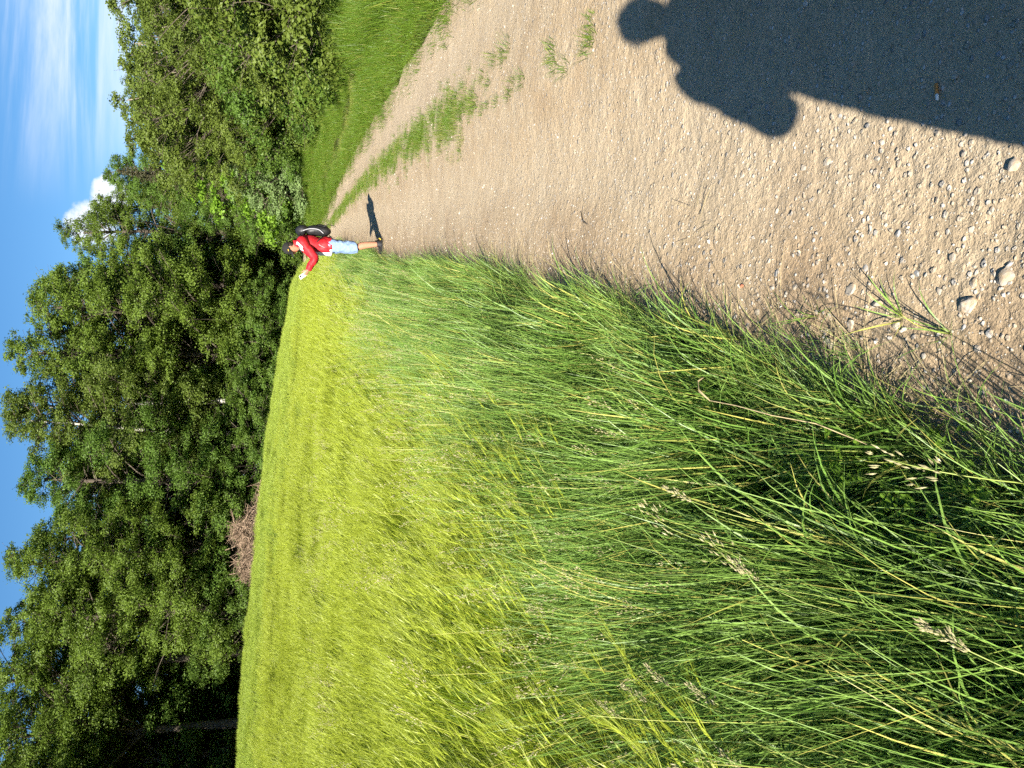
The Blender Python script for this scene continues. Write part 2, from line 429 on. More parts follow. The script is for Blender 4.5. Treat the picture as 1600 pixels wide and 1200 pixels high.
# ------------------------------------------------------------------ scattering with geometry nodes (uncountable stuff only)
LIB = {}
def library(name, meshes):
    c = bpy.data.collections.new(name)
    for i, me in enumerate(meshes):
        c.objects.link(bpy.data.objects.new('%s_%02d' % (name, i), me))
    LIB[name] = (c, len(meshes)); return c
def scatter(name, lib, P, label, rot, scl, idx=None, cat=None, real=False):
    coll, n = LIB[lib]; P = np.asarray(P, np.float32); k = len(P)
    me = bpy.data.meshes.new(name); me.vertices.add(k); me.vertices.foreach_set('co', P.ravel())
    a = me.attributes.new('rot', 'FLOAT_VECTOR', 'POINT'); a.data.foreach_set('vector', np.asarray(rot, np.float32).ravel())
    a = me.attributes.new('scl', 'FLOAT_VECTOR', 'POINT'); a.data.foreach_set('vector', np.asarray(scl, np.float32).ravel())
    a = me.attributes.new('pick', 'INT', 'POINT'); a.data.foreach_set('value', (RNG.integers(0, n, k) if idx is None else idx).astype(np.int32))
    o = link(name, me)
    ng = bpy.data.node_groups.new(name, 'GeometryNodeTree')
    ng.interface.new_socket('Geometry', in_out='INPUT', socket_type='NodeSocketGeometry'); ng.interface.new_socket('Geometry', in_out='OUTPUT', socket_type='NodeSocketGeometry')
    N, L = ng.nodes, ng.links
    gi, go = N.new('NodeGroupInput'), N.new('NodeGroupOutput')
    ip = N.new('GeometryNodeInstanceOnPoints'); ci = N.new('GeometryNodeCollectionInfo')
    ci.inputs[0].default_value = coll; ci.inputs['Separate Children'].default_value = True; ci.inputs['Reset Children'].default_value = True
    def at(nm, t):
        q = N.new('GeometryNodeInputNamedAttribute'); q.data_type = t; q.inputs[0].default_value = nm; return q.outputs[0]
    er = N.new('FunctionNodeEulerToRotation'); L.new(at('rot', 'FLOAT_VECTOR'), er.inputs[0])
    L.new(gi.outputs[0], ip.inputs['Points']); L.new(ci.outputs[0], ip.inputs['Instance']); ip.inputs['Pick Instance'].default_value = True
    L.new(at('pick', 'INT'), ip.inputs['Instance Index']); L.new(er.outputs[0], ip.inputs['Rotation']); L.new(at('scl', 'FLOAT_VECTOR'), ip.inputs['Scale'])
    if real:
        rl = N.new('GeometryNodeRealizeInstances'); L.new(ip.outputs[0], rl.inputs[0]); L.new(rl.outputs[0], go.inputs[0])
    else: L.new(ip.outputs[0], go.inputs[0])
    md = o.modifiers.new('scatter', 'NODES'); md.node_group = ng
    tag(o, label, cat, None, 'stuff'); return o

# blades: a curved strip for each blade
def blades(g, rng, n, rad, L, W, tilt, bend, seg=6, lean=(0, 0), m=0, z0=0.0, prof='blade', az=None, ret=False, tint=None, root=None):
    r = rad * np.sqrt(rng.random(n)); th = rng.random(n) * 2 * np.pi
    R = np.stack([r * np.cos(th), r * np.sin(th), np.full(n, z0)], -1) if root is None else root
    az = (th + rng.normal(0, .9, n)) if az is None else az
    le = rng.uniform(L[0], L[1], n); wd = rng.uniform(W[0], W[1], n)
    t0 = np.abs(rng.normal(tilt[0], tilt[1], n)); bd = np.abs(rng.normal(bend[0], bend[1], n))
    t = np.linspace(0, 1, seg + 1)
    ang = np.minimum(t0[:, None] + bd[:, None] * t[None] ** 1.6, 2.5)
    ds = le[:, None] / seg
    hx = np.concatenate([np.zeros((n, 1)), np.cumsum(np.sin(ang[:, :-1]) * ds, 1)], 1)
    hz = np.concatenate([np.zeros((n, 1)), np.cumsum(np.cos(ang[:, :-1]) * ds, 1)], 1)
    P = R[:, None] + np.stack([hx * np.cos(az)[:, None], hx * np.sin(az)[:, None], hz], -1)
    P[..., 0] += lean[0] * hz ** 1.5; P[..., 1] += lean[1] * hz ** 1.5
    P[..., 2] = np.maximum(P[..., 2], .004)
    tw = az + np.pi / 2 + rng.normal(0, .5, n); tw = tw[:, None] + rng.normal(0, .8, n)[:, None] * t[None]
    if prof == 'blade': pw = np.minimum(1, .55 + 1.5 * t) * (1 - t ** 2.2) + .04
    else: pw = 1 - .55 * t
    w = wd[:, None] * pw[None] * .5
    D = np.stack([np.cos(tw) * w, np.sin(tw) * w, .25 * w], -1)
    V = np.stack([P - D, P + D], 2)                              # n, seg+1, 2, 3
    k = np.arange(n)[:, None] * (seg + 1) * 2; s = np.arange(seg)[None] * 2
    F = np.stack([k + s, k + s + 1, k + s + 3, k + s + 2], -1).reshape(-1, 4)
    tn = rng.random(n) if tint is None else tint
    C = np.stack([np.broadcast_to(tn[:, None, None], V.shape[:3]), np.broadcast_to(t[None, :, None], V.shape[:3]), np.zeros(V.shape[:3])], -1)
    g.add(V, F, C, m)
    if ret: return P, tn
def spikelets(g, rng, base, axis, L, W, tint, flag=1.0, m=0):
    """slender diamond prisms: base (n,3), axis (n,3)"""
    n = len(base); a = axis / (np.linalg.norm(axis, axis=1)[:, None] + 1e-9)
    q = rng.normal(0, 1, (n, 3)); u = np.cross(a, q); u /= np.linalg.norm(u, axis=1)[:, None] + 1e-9; v = np.cross(a, u)
    L = np.broadcast_to(L, (n,))[:, None]; W = np.broadcast_to(W, (n,))[:, None] * .5
    mid = base + a * L * .42
    V = np.stack([base, mid + u * W, mid + v * W, mid - u * W, mid - v * W, base + a * L], 1)
    k = np.arange(n)[:, None] * 6
    F = np.concatenate([k + np.array([[0, 1, 2]]), k + [[0, 2, 3]], k + [[0, 3, 4]], k + [[0, 4, 1]], k + [[5, 2, 1]], k + [[5, 3, 2]], k + [[5, 4, 3]], k + [[5, 1, 4]]])
    C = np.stack([np.broadcast_to(tint[:, None], (n, 6)), np.full((n, 6), .9), np.full((n, 6), flag)], -1)
    g.add(V, F, C, m)
def seed_heads(g, rng, P, tn, length=.10, count=16, spread=.012, sl=.012, sw=.005, m=0):
    """a panicle along the last stretch of each culm P (n,seg+1,3)"""
    end = P[:, -1]; d = P[:, -1] - P[:, -2]; d /= np.linalg.norm(d, axis=1)[:, None] + 1e-9
    n = len(P); u = rng.random((n, count)); 
    b = end[:, None] - d[:, None] * (length * (1 - u))[..., None] + d[:, None] * .02
    off = rng.normal(0, 1, (n, count, 3)) * (spread * np.sin(np.pi * np.clip(u * .85 + .1, 0, 1)))[..., None]
    ax = d[:, None] + off / spread * .35
    spikelets(g, rng, (b + off).reshape(-1, 3), ax.reshape(-1, 3), rng.uniform(.7, 1.3, n * count) * sl, sw, np.repeat(tn, count), 1.0, m)
def awned_heads(g, rng, P, tn, k=1.0, nawn=9, m=0, aw=.0016, al=(.09, .15)):
    """barley ears with long awns"""
    end = P[:, -1]; d = P[:, -1] - P[:, -2]; d /= np.linalg.norm(d, axis=1)[:, None] + 1e-9
    n = len(P)
    spikelets(g, rng, end - d * .01, d, rng.uniform(.065, .095, n), .009 * k, tn, 1.0, m)
    u = rng.random((n, nawn)); b = end[:, None] + d[:, None] * (u * .075)[..., None]
    dr = d[:, None] + rng.normal(0, .13, (n, nawn, 3)); dr /= np.linalg.norm(dr, axis=2)[..., None]
    tip = b + dr * rng.uniform(al[0], al[1], (n, nawn))[..., None]; tip[..., 2] -= .012
    sd = np.cross(dr, rng.normal(0, 1, (n, nawn, 3))); sd /= np.linalg.norm(sd, axis=2)[..., None] + 1e-9
    w = aw * k * .5
    V = np.stack([b - sd * w, b + sd * w, tip], 2).reshape(-1, 3)
    F = np.arange(len(V)).reshape(-1, 3)
    t3 = np.repeat(tn, nawn * 3); g.add(V, F, np.stack([t3, np.full_like(t3, .95), np.full_like(t3, 1.0)], -1), m)

def make_libraries():
    rng = np.random.default_rng(21)
    A = []
    for i in range(7):                                           # leafy verge grass
        g = Geo()
        blades(g, rng, 100, .22, (.28, .66), (.0035, .0078), (.08, .09), (.36, .34), 6, (.02, .0))
        blades(g, rng, 34, .22, (.30, .66), (.0070, .0120), (.14, .14), (.95, .65), 8, (.02, .0))
        blades(g, rng, 36, .22, (.2, .42), (.003, .006), (.35, .2), (.9, .5), 5)
        A.append(g.mesh('grass_leafy', [MATS['blade_verge']]))
    library('grass_leafy', A)
    A = []
    for i in range(6):                                           # tall fine grass with culms in flower
        g = Geo()
        blades(g, rng, 95, .24, (.45, .86), (.0026, .0056), (.10, .09), (.34, .28), 7, (.04, .0))
        P, tn = blades(g, rng, 22, .22, (.70, .98), (.0018, .0026), (.08, .07), (.25, .2), 8, (.06, .0), prof='culm', ret=True, tint=rng.uniform(.5, .97, 22))
        if i % 2 == 0: seed_heads(g, rng, P[:7], tn[:7], .11, 18, .007, .011, .0036)
        A.append(g.mesh('grass_tall', [MATS['blade_verge']]))
    library('grass_tall', A)
    A = []
    for i in range(6):                                           # splayed edge grass
        g = Geo()
        blades(g, rng, 40, .10, (.12, .36), (.0025, .0055), (.45, .28), (.9, .5), 6, (.05, 0))
        blades(g, rng, 6, .10, (.3, .5), (.002, .003), (.5, .3), (.5, .4), 6, tint=rng.uniform(.8, 1, 6))
        A.append(g.mesh('grass_edge', [MATS['blade_verge']]))
    library('grass_edge', A)
    A = []
    for i in range(3):
        g = Geo(); P, tn = blades(g, rng, 4, .06, (.85, 1.05), (.0022, .003), (.1, .08), (.4, .25), 8, prof='culm', ret=True, tint=np.full(4, .95)); seed_heads(g, rng, P, tn, .14, 30, .02, .014, .004); A.append(g.mesh('grass_stray', [MATS['blade_verge']]))
    library('grass_stray', A)
    A = []
    for i in range(5):                                           # short verge grass
        g = Geo(); blades(g, rng, 200, .36, (.07, .20), (.003, .0055), (.25, .2), (.7, .4), 4)
        A.append(g.mesh('grass_short', [MATS['blade_short']]))
    library('grass_short', A)
    A = []
    for i in range(5):                                           # small tufts on the track
        g = Geo(); blades(g, rng, 44, .14, (.06, .17), (.003, .0055), (.25, .2), (.7, .4), 4)
        A.append(g.mesh('grass_low', [MATS['blade_short']]))
    library('grass_low', A)
    A = []
    for i in range(5):                                           # trodden, dusty grass between the wheel tracks
        g = Geo(); blades(g, rng, 40, .13, (.06, .17), (.003, .0055), (.3, .25), (.7, .4), 4); A.append(g.mesh('grass_crown', [MATS['blade_mown' if i == 0 else 'blade_short']]))
    library('grass_crown', A)
    A = []
    for i in range(4):
        g = Geo(); blades(g, rng, 130, .28, (.04, .11), (.003, .0055), (.35, .25), (.5, .4), 3)
        A.append(g.mesh('grass_mown', [MATS['blade_mown']]))
    library('grass_mown', A)
    A = []
    for i in range(5):                                           # rank grass by the hedge
        g = Geo(); blades(g, rng, 160, .36, (.25, .6), (.005, .009), (.2, .15), (.6, .35), 5, (.1, .1))
        A.append(g.mesh('grass_rank', [MATS['blade_short']]))
    library('grass_rank', A)
    for nm, n, k, nawn, mat, aw in (('barley_near', 135, 1.0, 15, 'blade_barley', .0013), ('barley_mid', 135, 1.25, 12, 'blade_barley', .0022), ('barley_far', 150, 2.2, 8, 'blade_barley_far', .0042)):
        A = []
        for i in range(6):
            g = Geo(); rad = .5
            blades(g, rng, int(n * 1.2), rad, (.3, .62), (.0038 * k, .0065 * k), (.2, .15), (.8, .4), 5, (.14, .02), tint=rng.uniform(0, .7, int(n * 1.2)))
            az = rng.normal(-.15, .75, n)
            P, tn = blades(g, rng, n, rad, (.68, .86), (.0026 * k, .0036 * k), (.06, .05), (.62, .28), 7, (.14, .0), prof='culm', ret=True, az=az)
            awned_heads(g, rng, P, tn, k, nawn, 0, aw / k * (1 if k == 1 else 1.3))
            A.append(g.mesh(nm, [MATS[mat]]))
        library(nm, A)
make_libraries()

def rots(rng, n, tilt=.12): return np.stack([rng.normal(0, tilt, n), rng.normal(0, tilt, n), rng.random(n) * 2 * np.pi], -1)
def small_rot(rng, n, rz=.5, tilt=.1): return np.stack([rng.normal(0, tilt, n), rng.normal(0, tilt, n), rng.normal(0, rz, n)], -1)

def build_verge():
    rng = np.random.default_rng(5)
    Y = np.concatenate([rng.uniform(-1.6, 9, 420), rng.uniform(9, 62, 800)])
    t = rng.random(len(Y)); a, b = xb(Y) - .14, xl(Y) - .02
    X = a + (b - a) * t; d = b - X                              # d: distance from the track's edge
    ok = (np.hypot(X, Y) > .62) & (Y < yfar(X))
    X, Y, d, t = X[ok], Y[ok], d[ok], t[ok]
    hs = np.clip(.62 + .95 * d, 0, 1.02) * (.9 + .25 * vnoise(X * 1.3, Y * 1.3, 4)) * np.where((X + .1) ** 2 + Y ** 2 < 1.0, .7, 1) * (1 - .42 * sstep(Y, 22, 36))
    tall = rng.random(len(X)) < np.clip(.12 + d * .55, 0, .55)
    P = np.stack([X, Y, land(X, Y) - .01], -1)
    near = Y < 8.5
    for nm, lib, s, lab, real in (
            ('verge_grass', 'grass_leafy', ~tall & near, 'long leafy green grass on the near verge between track and barley', True),
            ('flowering_verge_grass', 'grass_tall', tall & near, 'tall fine grass in flower on the near verge beside the barley', True),
            ('distant_verge_grass', 'grass_leafy', ~tall & ~near, 'long leafy grass on the verge beyond the walker', False),
            ('distant_flowering_grass', 'grass_tall', tall & ~near, 'tall fine grass in flower farther along the verge', False)):
        n = s.sum(); sc = hs[s] * rng.uniform(.85, 1.2, n)
        scatter(nm, lib, P[s], lab, small_rot(rng, n, 3.0, .07), np.stack([sc ** .5, sc ** .5, sc], -1), real=real)
    # frayed edge spilling on to the track
    Y = np.concatenate([rng.uniform(-2, 8, 560), rng.uniform(8, 55, 900)])
    X = xl(Y) + rng.normal(-.05, .075, len(Y)) + .10 * vnoise(Y * 2.1, Y * 0, 9)
    ok = (np.hypot(X, Y) > .45); X, Y = X[ok], Y[ok]; n = len(X); sc = rng.uniform(.35, .95, n)
    scatter('edge_grass', 'grass_edge', np.stack([X, Y, track_z(X, Y) - .01], -1), 'ragged short grass along the left edge of the track', small_rot(rng, n, 3, .15), np.stack([sc] * 3, -1))
build_verge()

def build_barley():
    rng = np.random.default_rng(6)
    for nm, lib, y0, y1, dens in (('barley', 'barley_near', -3, 9, 2.9), ('barley_middle_field', 'barley_mid', 9, 40, 2.5), ('barley_far_field', 'barley_far', 26, 64, 2.1)):
        x0, x1 = -.52 * y1 - 4, xb(y1)
        n = int(dens * (y1 - y0) * (x1 - x0))
        X, Y = rng.uniform(x0, x1, n), rng.uniform(y0, y1, n)
        ok = (X < xb(Y) + .10 * vnoise(Y * 1.1, X * 0, 8)) & (Y < yfar(X)) & (X > -.52 * np.maximum(Y, 2) - 5)
        fade = sstep(Y + 3 * vnoise(X * .2, Y * .2, 5), 27, 39)
        if lib == 'barley_mid': ok &= rng.random(n) > fade
        if lib == 'barley_far': ok &= rng.random(n) < fade
        X, Y = X[ok], Y[ok]; n = len(X)
        # drill rows and wind-swept waves
        sc = rng.uniform(.86, 1.08, n) * (1 + .22 * vnoise(X * .55, Y * .35, 14)) * np.clip(.93 + (xb(Y) - X) * .2, .9, 1.04)
        wind = .12 + .22 * vnoise(X * .4, Y * .4, 19)
        rot = np.stack([rng.normal(0, .06, n), wind + rng.normal(0, .06, n), rng.normal(-.1, .45, n)], -1)
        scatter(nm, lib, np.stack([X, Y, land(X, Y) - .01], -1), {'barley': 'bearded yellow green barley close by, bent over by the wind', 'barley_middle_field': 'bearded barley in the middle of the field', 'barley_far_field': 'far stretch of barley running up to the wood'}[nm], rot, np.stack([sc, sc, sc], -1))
build_barley()

def build_litter():
    rng = np.random.default_rng(64); A = []
    for i in range(4):
        g = Geo(); blades(g, rng, 16, .12, (.04, .22), (.0015, .004), (1.45, .12), (.25, .3), 5, z0=.012, tint=np.ones(16)); A.append(g.mesh('straw_litter', [MATS['straw']]))
    library('straw_litter', A)
    Y = np.concatenate([rng.uniform(.3, 6, 170), rng.uniform(6, 16, 120)]); X = xl(Y) + rng.normal(-.04, .13, len(Y)); n = len(Y)
    scatter('straw_litter', 'straw_litter', np.stack([X, Y, track_z(X, Y)], -1), 'bits of dry brown grass lying along the left edge of the track', rots(rng, n, .05), np.full((n, 3), 1.0))
    Y = rng.uniform(3, 16, 26); X = xb(Y) - rng.uniform(.2, .45 * Y + .5, 26); sc = rng.uniform(1.05, 1.25, 26)
    scatter('stray_grass', 'grass_stray', np.stack([X, Y, land(X, Y)], -1), 'stray tall grass stalks standing out of the barley', rots(rng, 26, .1), np.stack([sc] * 3, -1))
build_litter()

def build_right_verge():
    rng = np.random.default_rng(8)
    Y = rng.uniform(3, 60, 4500) ; Y = np.concatenate([Y[rng.random(len(Y)) < np.clip(26 / (Y + 8), .28, 1)], rng.uniform(-5, 6, 700)])
    X = xr(Y) + (xs(Y) + 1.2 - xr(Y)) * rng.random(len(Y))
    ok = X < .62 * np.maximum(Y, 4) + 4.0; X, Y = X[ok], Y[ok]
    strip = np.interp(Y, [3, 12, 15, 17, 21, 29, 40], [5.6, 6.9, 7.0, 6.95, 7.1, 8.15, 9.3])
    ds = np.abs(X - strip); mown = (ds < .24 + .15 * vnoise(Y * .9, Y * 0, 2)) & (Y < 32) & (rng.random(len(X)) < .92)
    rank = (X > xs(Y) - .75 + .5 * vnoise(Y * .6, Y * 0, 3)) & ~mown
    short = ~mown & ~rank & ((ds > .30) | (Y > 33))
    P = np.stack([X, Y, land(X, Y) - .01], -1)
    for nm, lib, s, lab, k in (('mown_grass', 'grass_mown', mown, 'pale worn strip of short grass along the right verge', 1.0), ('rank_grass', 'grass_rank', rank, 'rank grass and weeds at the foot of the hedge', 1.0), ('short_grass', 'grass_short', short, 'short bright green grass on the right verge', 1.25)):
        n = s.sum(); far = 1 + .012 * np.maximum(Y[s] - 10, 0)
        sc = rng.uniform(.75, 1.25, n) * k; edge = np.clip((X[s] - xr(Y[s])) / .5, .45, 1) if nm == 'short_grass' else 1
        scatter(nm, lib, P[s], lab, rots(rng, n, .08), np.stack([sc * far, sc * far, sc * edge], -1))
    # grass crown down the middle of the track, growing denser with distance
    yy = [3.6, 4.9, 6.1, 7.7, 9.9, 13.7, 22.9, 30.7, 36, 46, 58]; cx = [1.86, 1.99, 2.27, 2.68, 3.15, 3.84, 5.35, 6.3, 7.0, 8.0, 9.2]
    Y = 6.3 + 50 * rng.random(3600) ** 1.3; X = np.interp(Y, yy, cx) + rng.normal(0, 1, len(Y)) * np.interp(Y, [6, 8, 12, 30], [.20, .14, .12, .11])
    keep = rng.random(len(Y)) < np.interp(Y, [6, 7.5, 9, 20], [.15, .6, 1, 1]) * np.clip(.80 + 1.2 * vnoise(X * 2.5, Y * 1.6, 6), .06, 1)
    X, Y = X[keep], Y[keep]; n = len(X); sc = rng.uniform(.32, .72, n)
    scatter('crown_grass', 'grass_crown', np.stack([X, Y, track_z(X, Y) - .012], -1), 'low grass strip down the middle of the track', rots(rng, n, .1), np.stack([sc, sc, sc], -1))
build_right_verge()

# ------------------------------------------------------------------ trees
def leaf_cloud(g, rng, C, N, size, asp=.62):
    """C centres (n,3), N outward normals (n,3): folded leaf-shaped faces"""
    n = len(C); nn = N + rng.normal(0, .62, (n, 3)); nn /= np.linalg.norm(nn, axis=1)[:, None] + 1e-9
    q = rng.normal(0, 1, (n, 3)); q[:, 2] -= .5; a = np.cross(nn, q); a /= np.linalg.norm(a, axis=1)[:, None] + 1e-9; b = np.cross(nn, a)
    L = (size * rng.uniform(.65, 1.3, n))[:, None]; W = L * asp
    fold = nn * L * .12
    V = np.stack([C - a * L * .5, C + b * W * .5 + fold, C + a * L * .5, C - b * W * .5 + fold], 1)
    F = np.arange(n * 4).reshape(-1, 4)
    t = np.repeat(rng.random(n), 4)
    g.add(V, F, np.stack([t, t, t], -1))

def grow(rng, H, base_h, R, shape, nclump, leaves, lsize, trunk_r, lean=0.0, multi=1, clump_r=(.55, 1.15), asp=.62, flat=.7, gaps=.0, droop=0.0):
    """a broadleaf: returns wood geometry and leaf geometry. shape(t) gives the crown radius factor at height t"""
    wood, leaf, wood2 = Geo(), Geo(), Geo()
    stems = []
    for k in range(multi):
        az = rng.random() * 6.283; ln = lean + (.22 if multi > 1 else .03) * rng.uniform(.5, 1.3)
        hh = H * (rng.uniform(.78, .98) if multi > 1 else .93)
        t = np.linspace(0, 1, 9)
        x = ln * hh * t ** 1.3 * math.cos(az) + .10 * np.cumsum(rng.normal(0, 1, 9)) * .35 * (H / 15)
        y = ln * hh * t ** 1.3 * math.sin(az) + .10 * np.cumsum(rng.normal(0, 1, 9)) * .35 * (H / 15)
        off = (0.18 * math.cos(az), .18 * math.sin(az)) if multi > 1 else (0, 0)
        P = np.stack([x - x[0] + off[0], y - y[0] + off[1], hh * t - .25], -1)
        rr = trunk_r * (1.25 - t) ** .9 * (1 if multi == 1 else .6); rr[0] *= 1.35
        add_tube(wood, P, np.maximum(rr, .02), 8); stems.append(P)
    cs = []
    tries = 0
    while len(cs) < nclump and tries < 20000:
        tries += 1
        t = rng.random() ** .85; z = base_h + (H - base_h) * t
        rm = R * shape(t) * (1 + .22 * math.sin(3 * tries % 6.283))
        r = rm * math.sqrt(rng.uniform(.12, 1)); th = rng.random() * 6.283
        S = stems[rng.integers(len(stems))]; cx, cy = np.interp(z, S[:, 2], S[:, 0]), np.interp(z, S[:, 2], S[:, 1])
        p = np.array([cx + r * math.cos(th), cy + r * math.sin(th), z - droop * r * .3])
        if gaps and vnoise(p[0] * .5 + 40, p[2] * .5 + p[1] * .4, 3) < gaps - .5: continue
        cr = rng.uniform(*clump_r) * (1.05 - .45 * t)
        if any(np.sum((p - q[0]) ** 2) < (.52 * (cr + q[1])) ** 2 for q in cs): continue
        cs.append((p, cr, S))
    per = leaves / sum(c[1] ** 2 for c in cs)
    CC, NN = [], []
    for p, cr, S in cs:
        # limb from the stem up to the clump
        z0 = max(min(p[2] - .8 * math.hypot(p[0], p[1]) - .4, H * .9), base_h * .75)
        z0 = min(z0 + rng.random() * .30 * (H - base_h), max(p[2] - .25, z0)); a = np.array([np.interp(z0, S[:, 2], S[:, 0]), np.interp(z0, S[:, 2], S[:, 1]), z0])
        mid = (a + p) / 2 + np.array([0, 0, .12 * np.linalg.norm(p - a)]) + rng.normal(0, .12, 3)
        q = np.linspace(0, 1, 5)[:, None]; P = (1 - q) ** 2 * a + 2 * q * (1 - q) * mid + q * q * p
        r0 = min(trunk_r * .36, .016 + .011 * np.linalg.norm(p - a)); add_tube(wood2, P, np.linspace(r0, .008, 5), 5, cap=False)
        for _ in range(3):
            e = p + rng.normal(0, .55 * cr, 3); m_ = (P[3] + e) / 2 + rng.normal(0, .08, 3)
            add_tube(wood2, np.stack([P[3], m_, e]), np.array([.010, .007, .004]), 3, cap=False)
        n = int(per * cr ** 2)
        # sprays of leaves: sub-clumps on the shell, denser on top
        ns = max(5, int(9 * cr)); u = rng.normal(0, 1, (ns, 3)); u[:, 2] += .25; u /= np.linalg.norm(u, axis=1)[:, None]
        sub = p + u * cr * rng.uniform(.45, 1.05, (ns, 1)) * np.array([1.1, 1.1, flat])
        k = rng.integers(0, ns, n)
        d = rng.normal(0, 1, (n, 3)) * np.array([.27, .27, .16]) * cr
        d[:, 2] -= droop * np.abs(rng.normal(0, .5, n)) * cr
        CC.append(sub[k] + d); NN.append(u[k] + d / cr + np.array([0, 0, .32]))
    leaf_cloud(leaf, rng, np.concatenate(CC), np.concatenate(NN), lsize, asp)
    return wood, leaf, wood2

def grow_spruce(rng, H, R, leaves):
    wood, leaf, wood2 = Geo(), Geo(), Geo()
    add_tube(wood, [(0, 0, -.2), (.03, .02, H * .5), (0, 0, H)], [H * .013, H * .008, .01], 7)
    CC, NN = [], []; z = .6; nb = 0
    while z < H - .12:
        t = z / H; rr = R * (1 - t) ** .85 + .10
        for k in range(int(6 + 3 * (1 - t))):
            th = rng.random() * 6.283; L = rr * rng.uniform(.7, 1.15)
            q = np.linspace(0, 1, 5); P = np.stack([L * q * math.cos(th), L * q * math.sin(th), z + L * (.10 * q - .38 * q ** 1.5 + .22 * q ** 3)], -1)
            add_tube(wood2, P, np.linspace(.022, .006, 5) * (H / 12), 3, cap=False)
            n = int(leaves * L / (R * H * 4.2)) + 6
            u = rng.random(n) ** .75; s = rng.normal(0, .13, n) * L * (1.15 - u)
            C = np.stack([np.interp(u, q, P[:, 0]) - s * math.sin(th), np.interp(u, q, P[:, 1]) + s * math.cos(th), np.interp(u, q, P[:, 2]) - np.abs(rng.normal(0, .09, n)) - .35 * np.abs(s)], -1)
            CC.append(C); NN.append(np.tile([math.cos(th) * .3, math.sin(th) * .3, 1.0], (n, 1)))
        z += .20 + .20 * (1 - t) * H / 12 + .05
    n = 60; CC.append(np.stack([rng.normal(0, .05, n), rng.normal(0, .05, n), H - rng.random(n) * .8], -1)); NN.append(np.tile([0, 0, .2], (n, 1)))
    leaf_cloud(leaf, rng, np.concatenate(CC), np.concatenate(NN), .17, .24)
    return wood, leaf, wood2

TREES = {}
def species():
    dome = lambda t: math.sin(math.pi * min(1, .18 + .82 * t)) ** .55 if t < .99 else .1
    tall = lambda t: (.55 + .45 * math.sin(math.pi * min(1, t * 1.02))) * (1 - t ** 4 * .7)
    egg = lambda t: (math.sin(math.pi * (t * .86 + .10))) ** .7
    bush = lambda t: math.sqrt(max(0, 1 - (t * .95) ** 2.2)) * (.82 + .18 * t)
    def reg(name, wl, bark, leafm):
        w, l, b = wl
        TREES[name] = (w.mesh(name + '_trunk', [MATS[bark]], True), l.mesh(name + '_leaves', [MATS[leafm]]), b.mesh(name + '_branchwork', [MATS['bark_twig']], True))
    R = np.random.default_rng
    for i in range(3):
        reg('oak%d' % i, grow(R(100 + i), 15, 2.2, 4.1, tall, 140, 76000, .112, .24, .02, gaps=.18), 'bark_oak', ['leaf_oak', 'leaf_alder', 'leaf_oak'][i])
    reg('high0', grow(R(121), 15, 5.4, 4.3, dome, 105, 58000, .115, .22, .03, gaps=.16), 'bark_oak', 'leaf_oak')
    reg('high1', grow(R(122), 15, 4.6, 4.0, egg, 100, 56000, .115, .20, .03, gaps=.16), 'bark_oak', 'leaf_alder')
    reg('high2', grow(R(123), 15, 7.8, 4.6, dome, 90, 52000, .115, .22, .03, gaps=.12), 'bark_oak', 'leaf_oak')
    for i in range(2):
        reg('birch%d' % i, grow(R(140 + i), 15, 4.2, 3.0, egg, 110, 46000, .098, .13, .03, 1, (.4, .85), .7, .8, .22, .5), 'bark_birch', 'leaf_birch')
    for i in range(2):
        reg('aspen%d' % i, grow(R(160 + i), 8, .9, 2.7, egg, 115, 46000, .092, .085, .05, 3, (.38, .8), .72, .8, .22), 'bark_pale', 'leaf_willow')
    reg('maple0', grow(R(170), 6.5, .5, 2.4, dome, 75, 19000, .14, .09, .02, 2, (.45, .85), .85, .65), 'bark_pale', 'leaf_maple')
    reg('whitebeam0', grow(R(171), 3.6, .15, 1.8, bush, 60, 15000, .105, .05, .02, 4, (.35, .65), .62, .75), 'bark_pale', 'leaf_whitebeam')
    for i in range(3):
        reg('bush%d' % i, grow(R(180 + i), 3.2, .1, 1.9, bush, 66, 26000, .088, .045, .03, 4, (.38, .72), .66, .75, .08), 'bark_pale', ['leaf_bush', 'leaf_alder', 'leaf_willow'][i])
    reg('spruce0', grow_spruce(R(190), 12, 2.5, 17000), 'bark_oak', 'needles')
    reg('spruce1', grow_spruce(R(191), 12, 2.2, 15000), 'bark_oak', 'needles')
species()
NAT_H = {'oak': 15, 'high': 15, 'birch': 15, 'aspen': 8, 'maple': 6.5, 'whitebeam': 3.6, 'bush': 3.2, 'spruce': 12}
KIND = {'oak': 'broadleaf_tree', 'high': 'broadleaf_tree', 'birch': 'birch_tree', 'aspen': 'aspen_tree', 'maple': 'maple_tree', 'whitebeam': 'whitebeam_bush', 'bush': 'bush', 'spruce': 'spruce_tree'}
def plant(sp, x, y, h, label, group, rz, wide=1.0):
    kind = sp.rstrip('0123456789'); s = h / NAT_H[kind]
    o = empty(KIND[kind], (x, y, float(land(x, y))), rz, (s * wide, s * wide, s))
    tag(o, label, 'bush' if kind in ('bush', 'whitebeam') else 'tree', group)
    w, l, b = TREES[sp]
    t = link('stems' if kind in ('bush', 'whitebeam') else 'trunk', w, o); link('branchwork', b, t); link('foliage' if kind in ('bush', 'whitebeam') else 'crown', l, o)
    return o

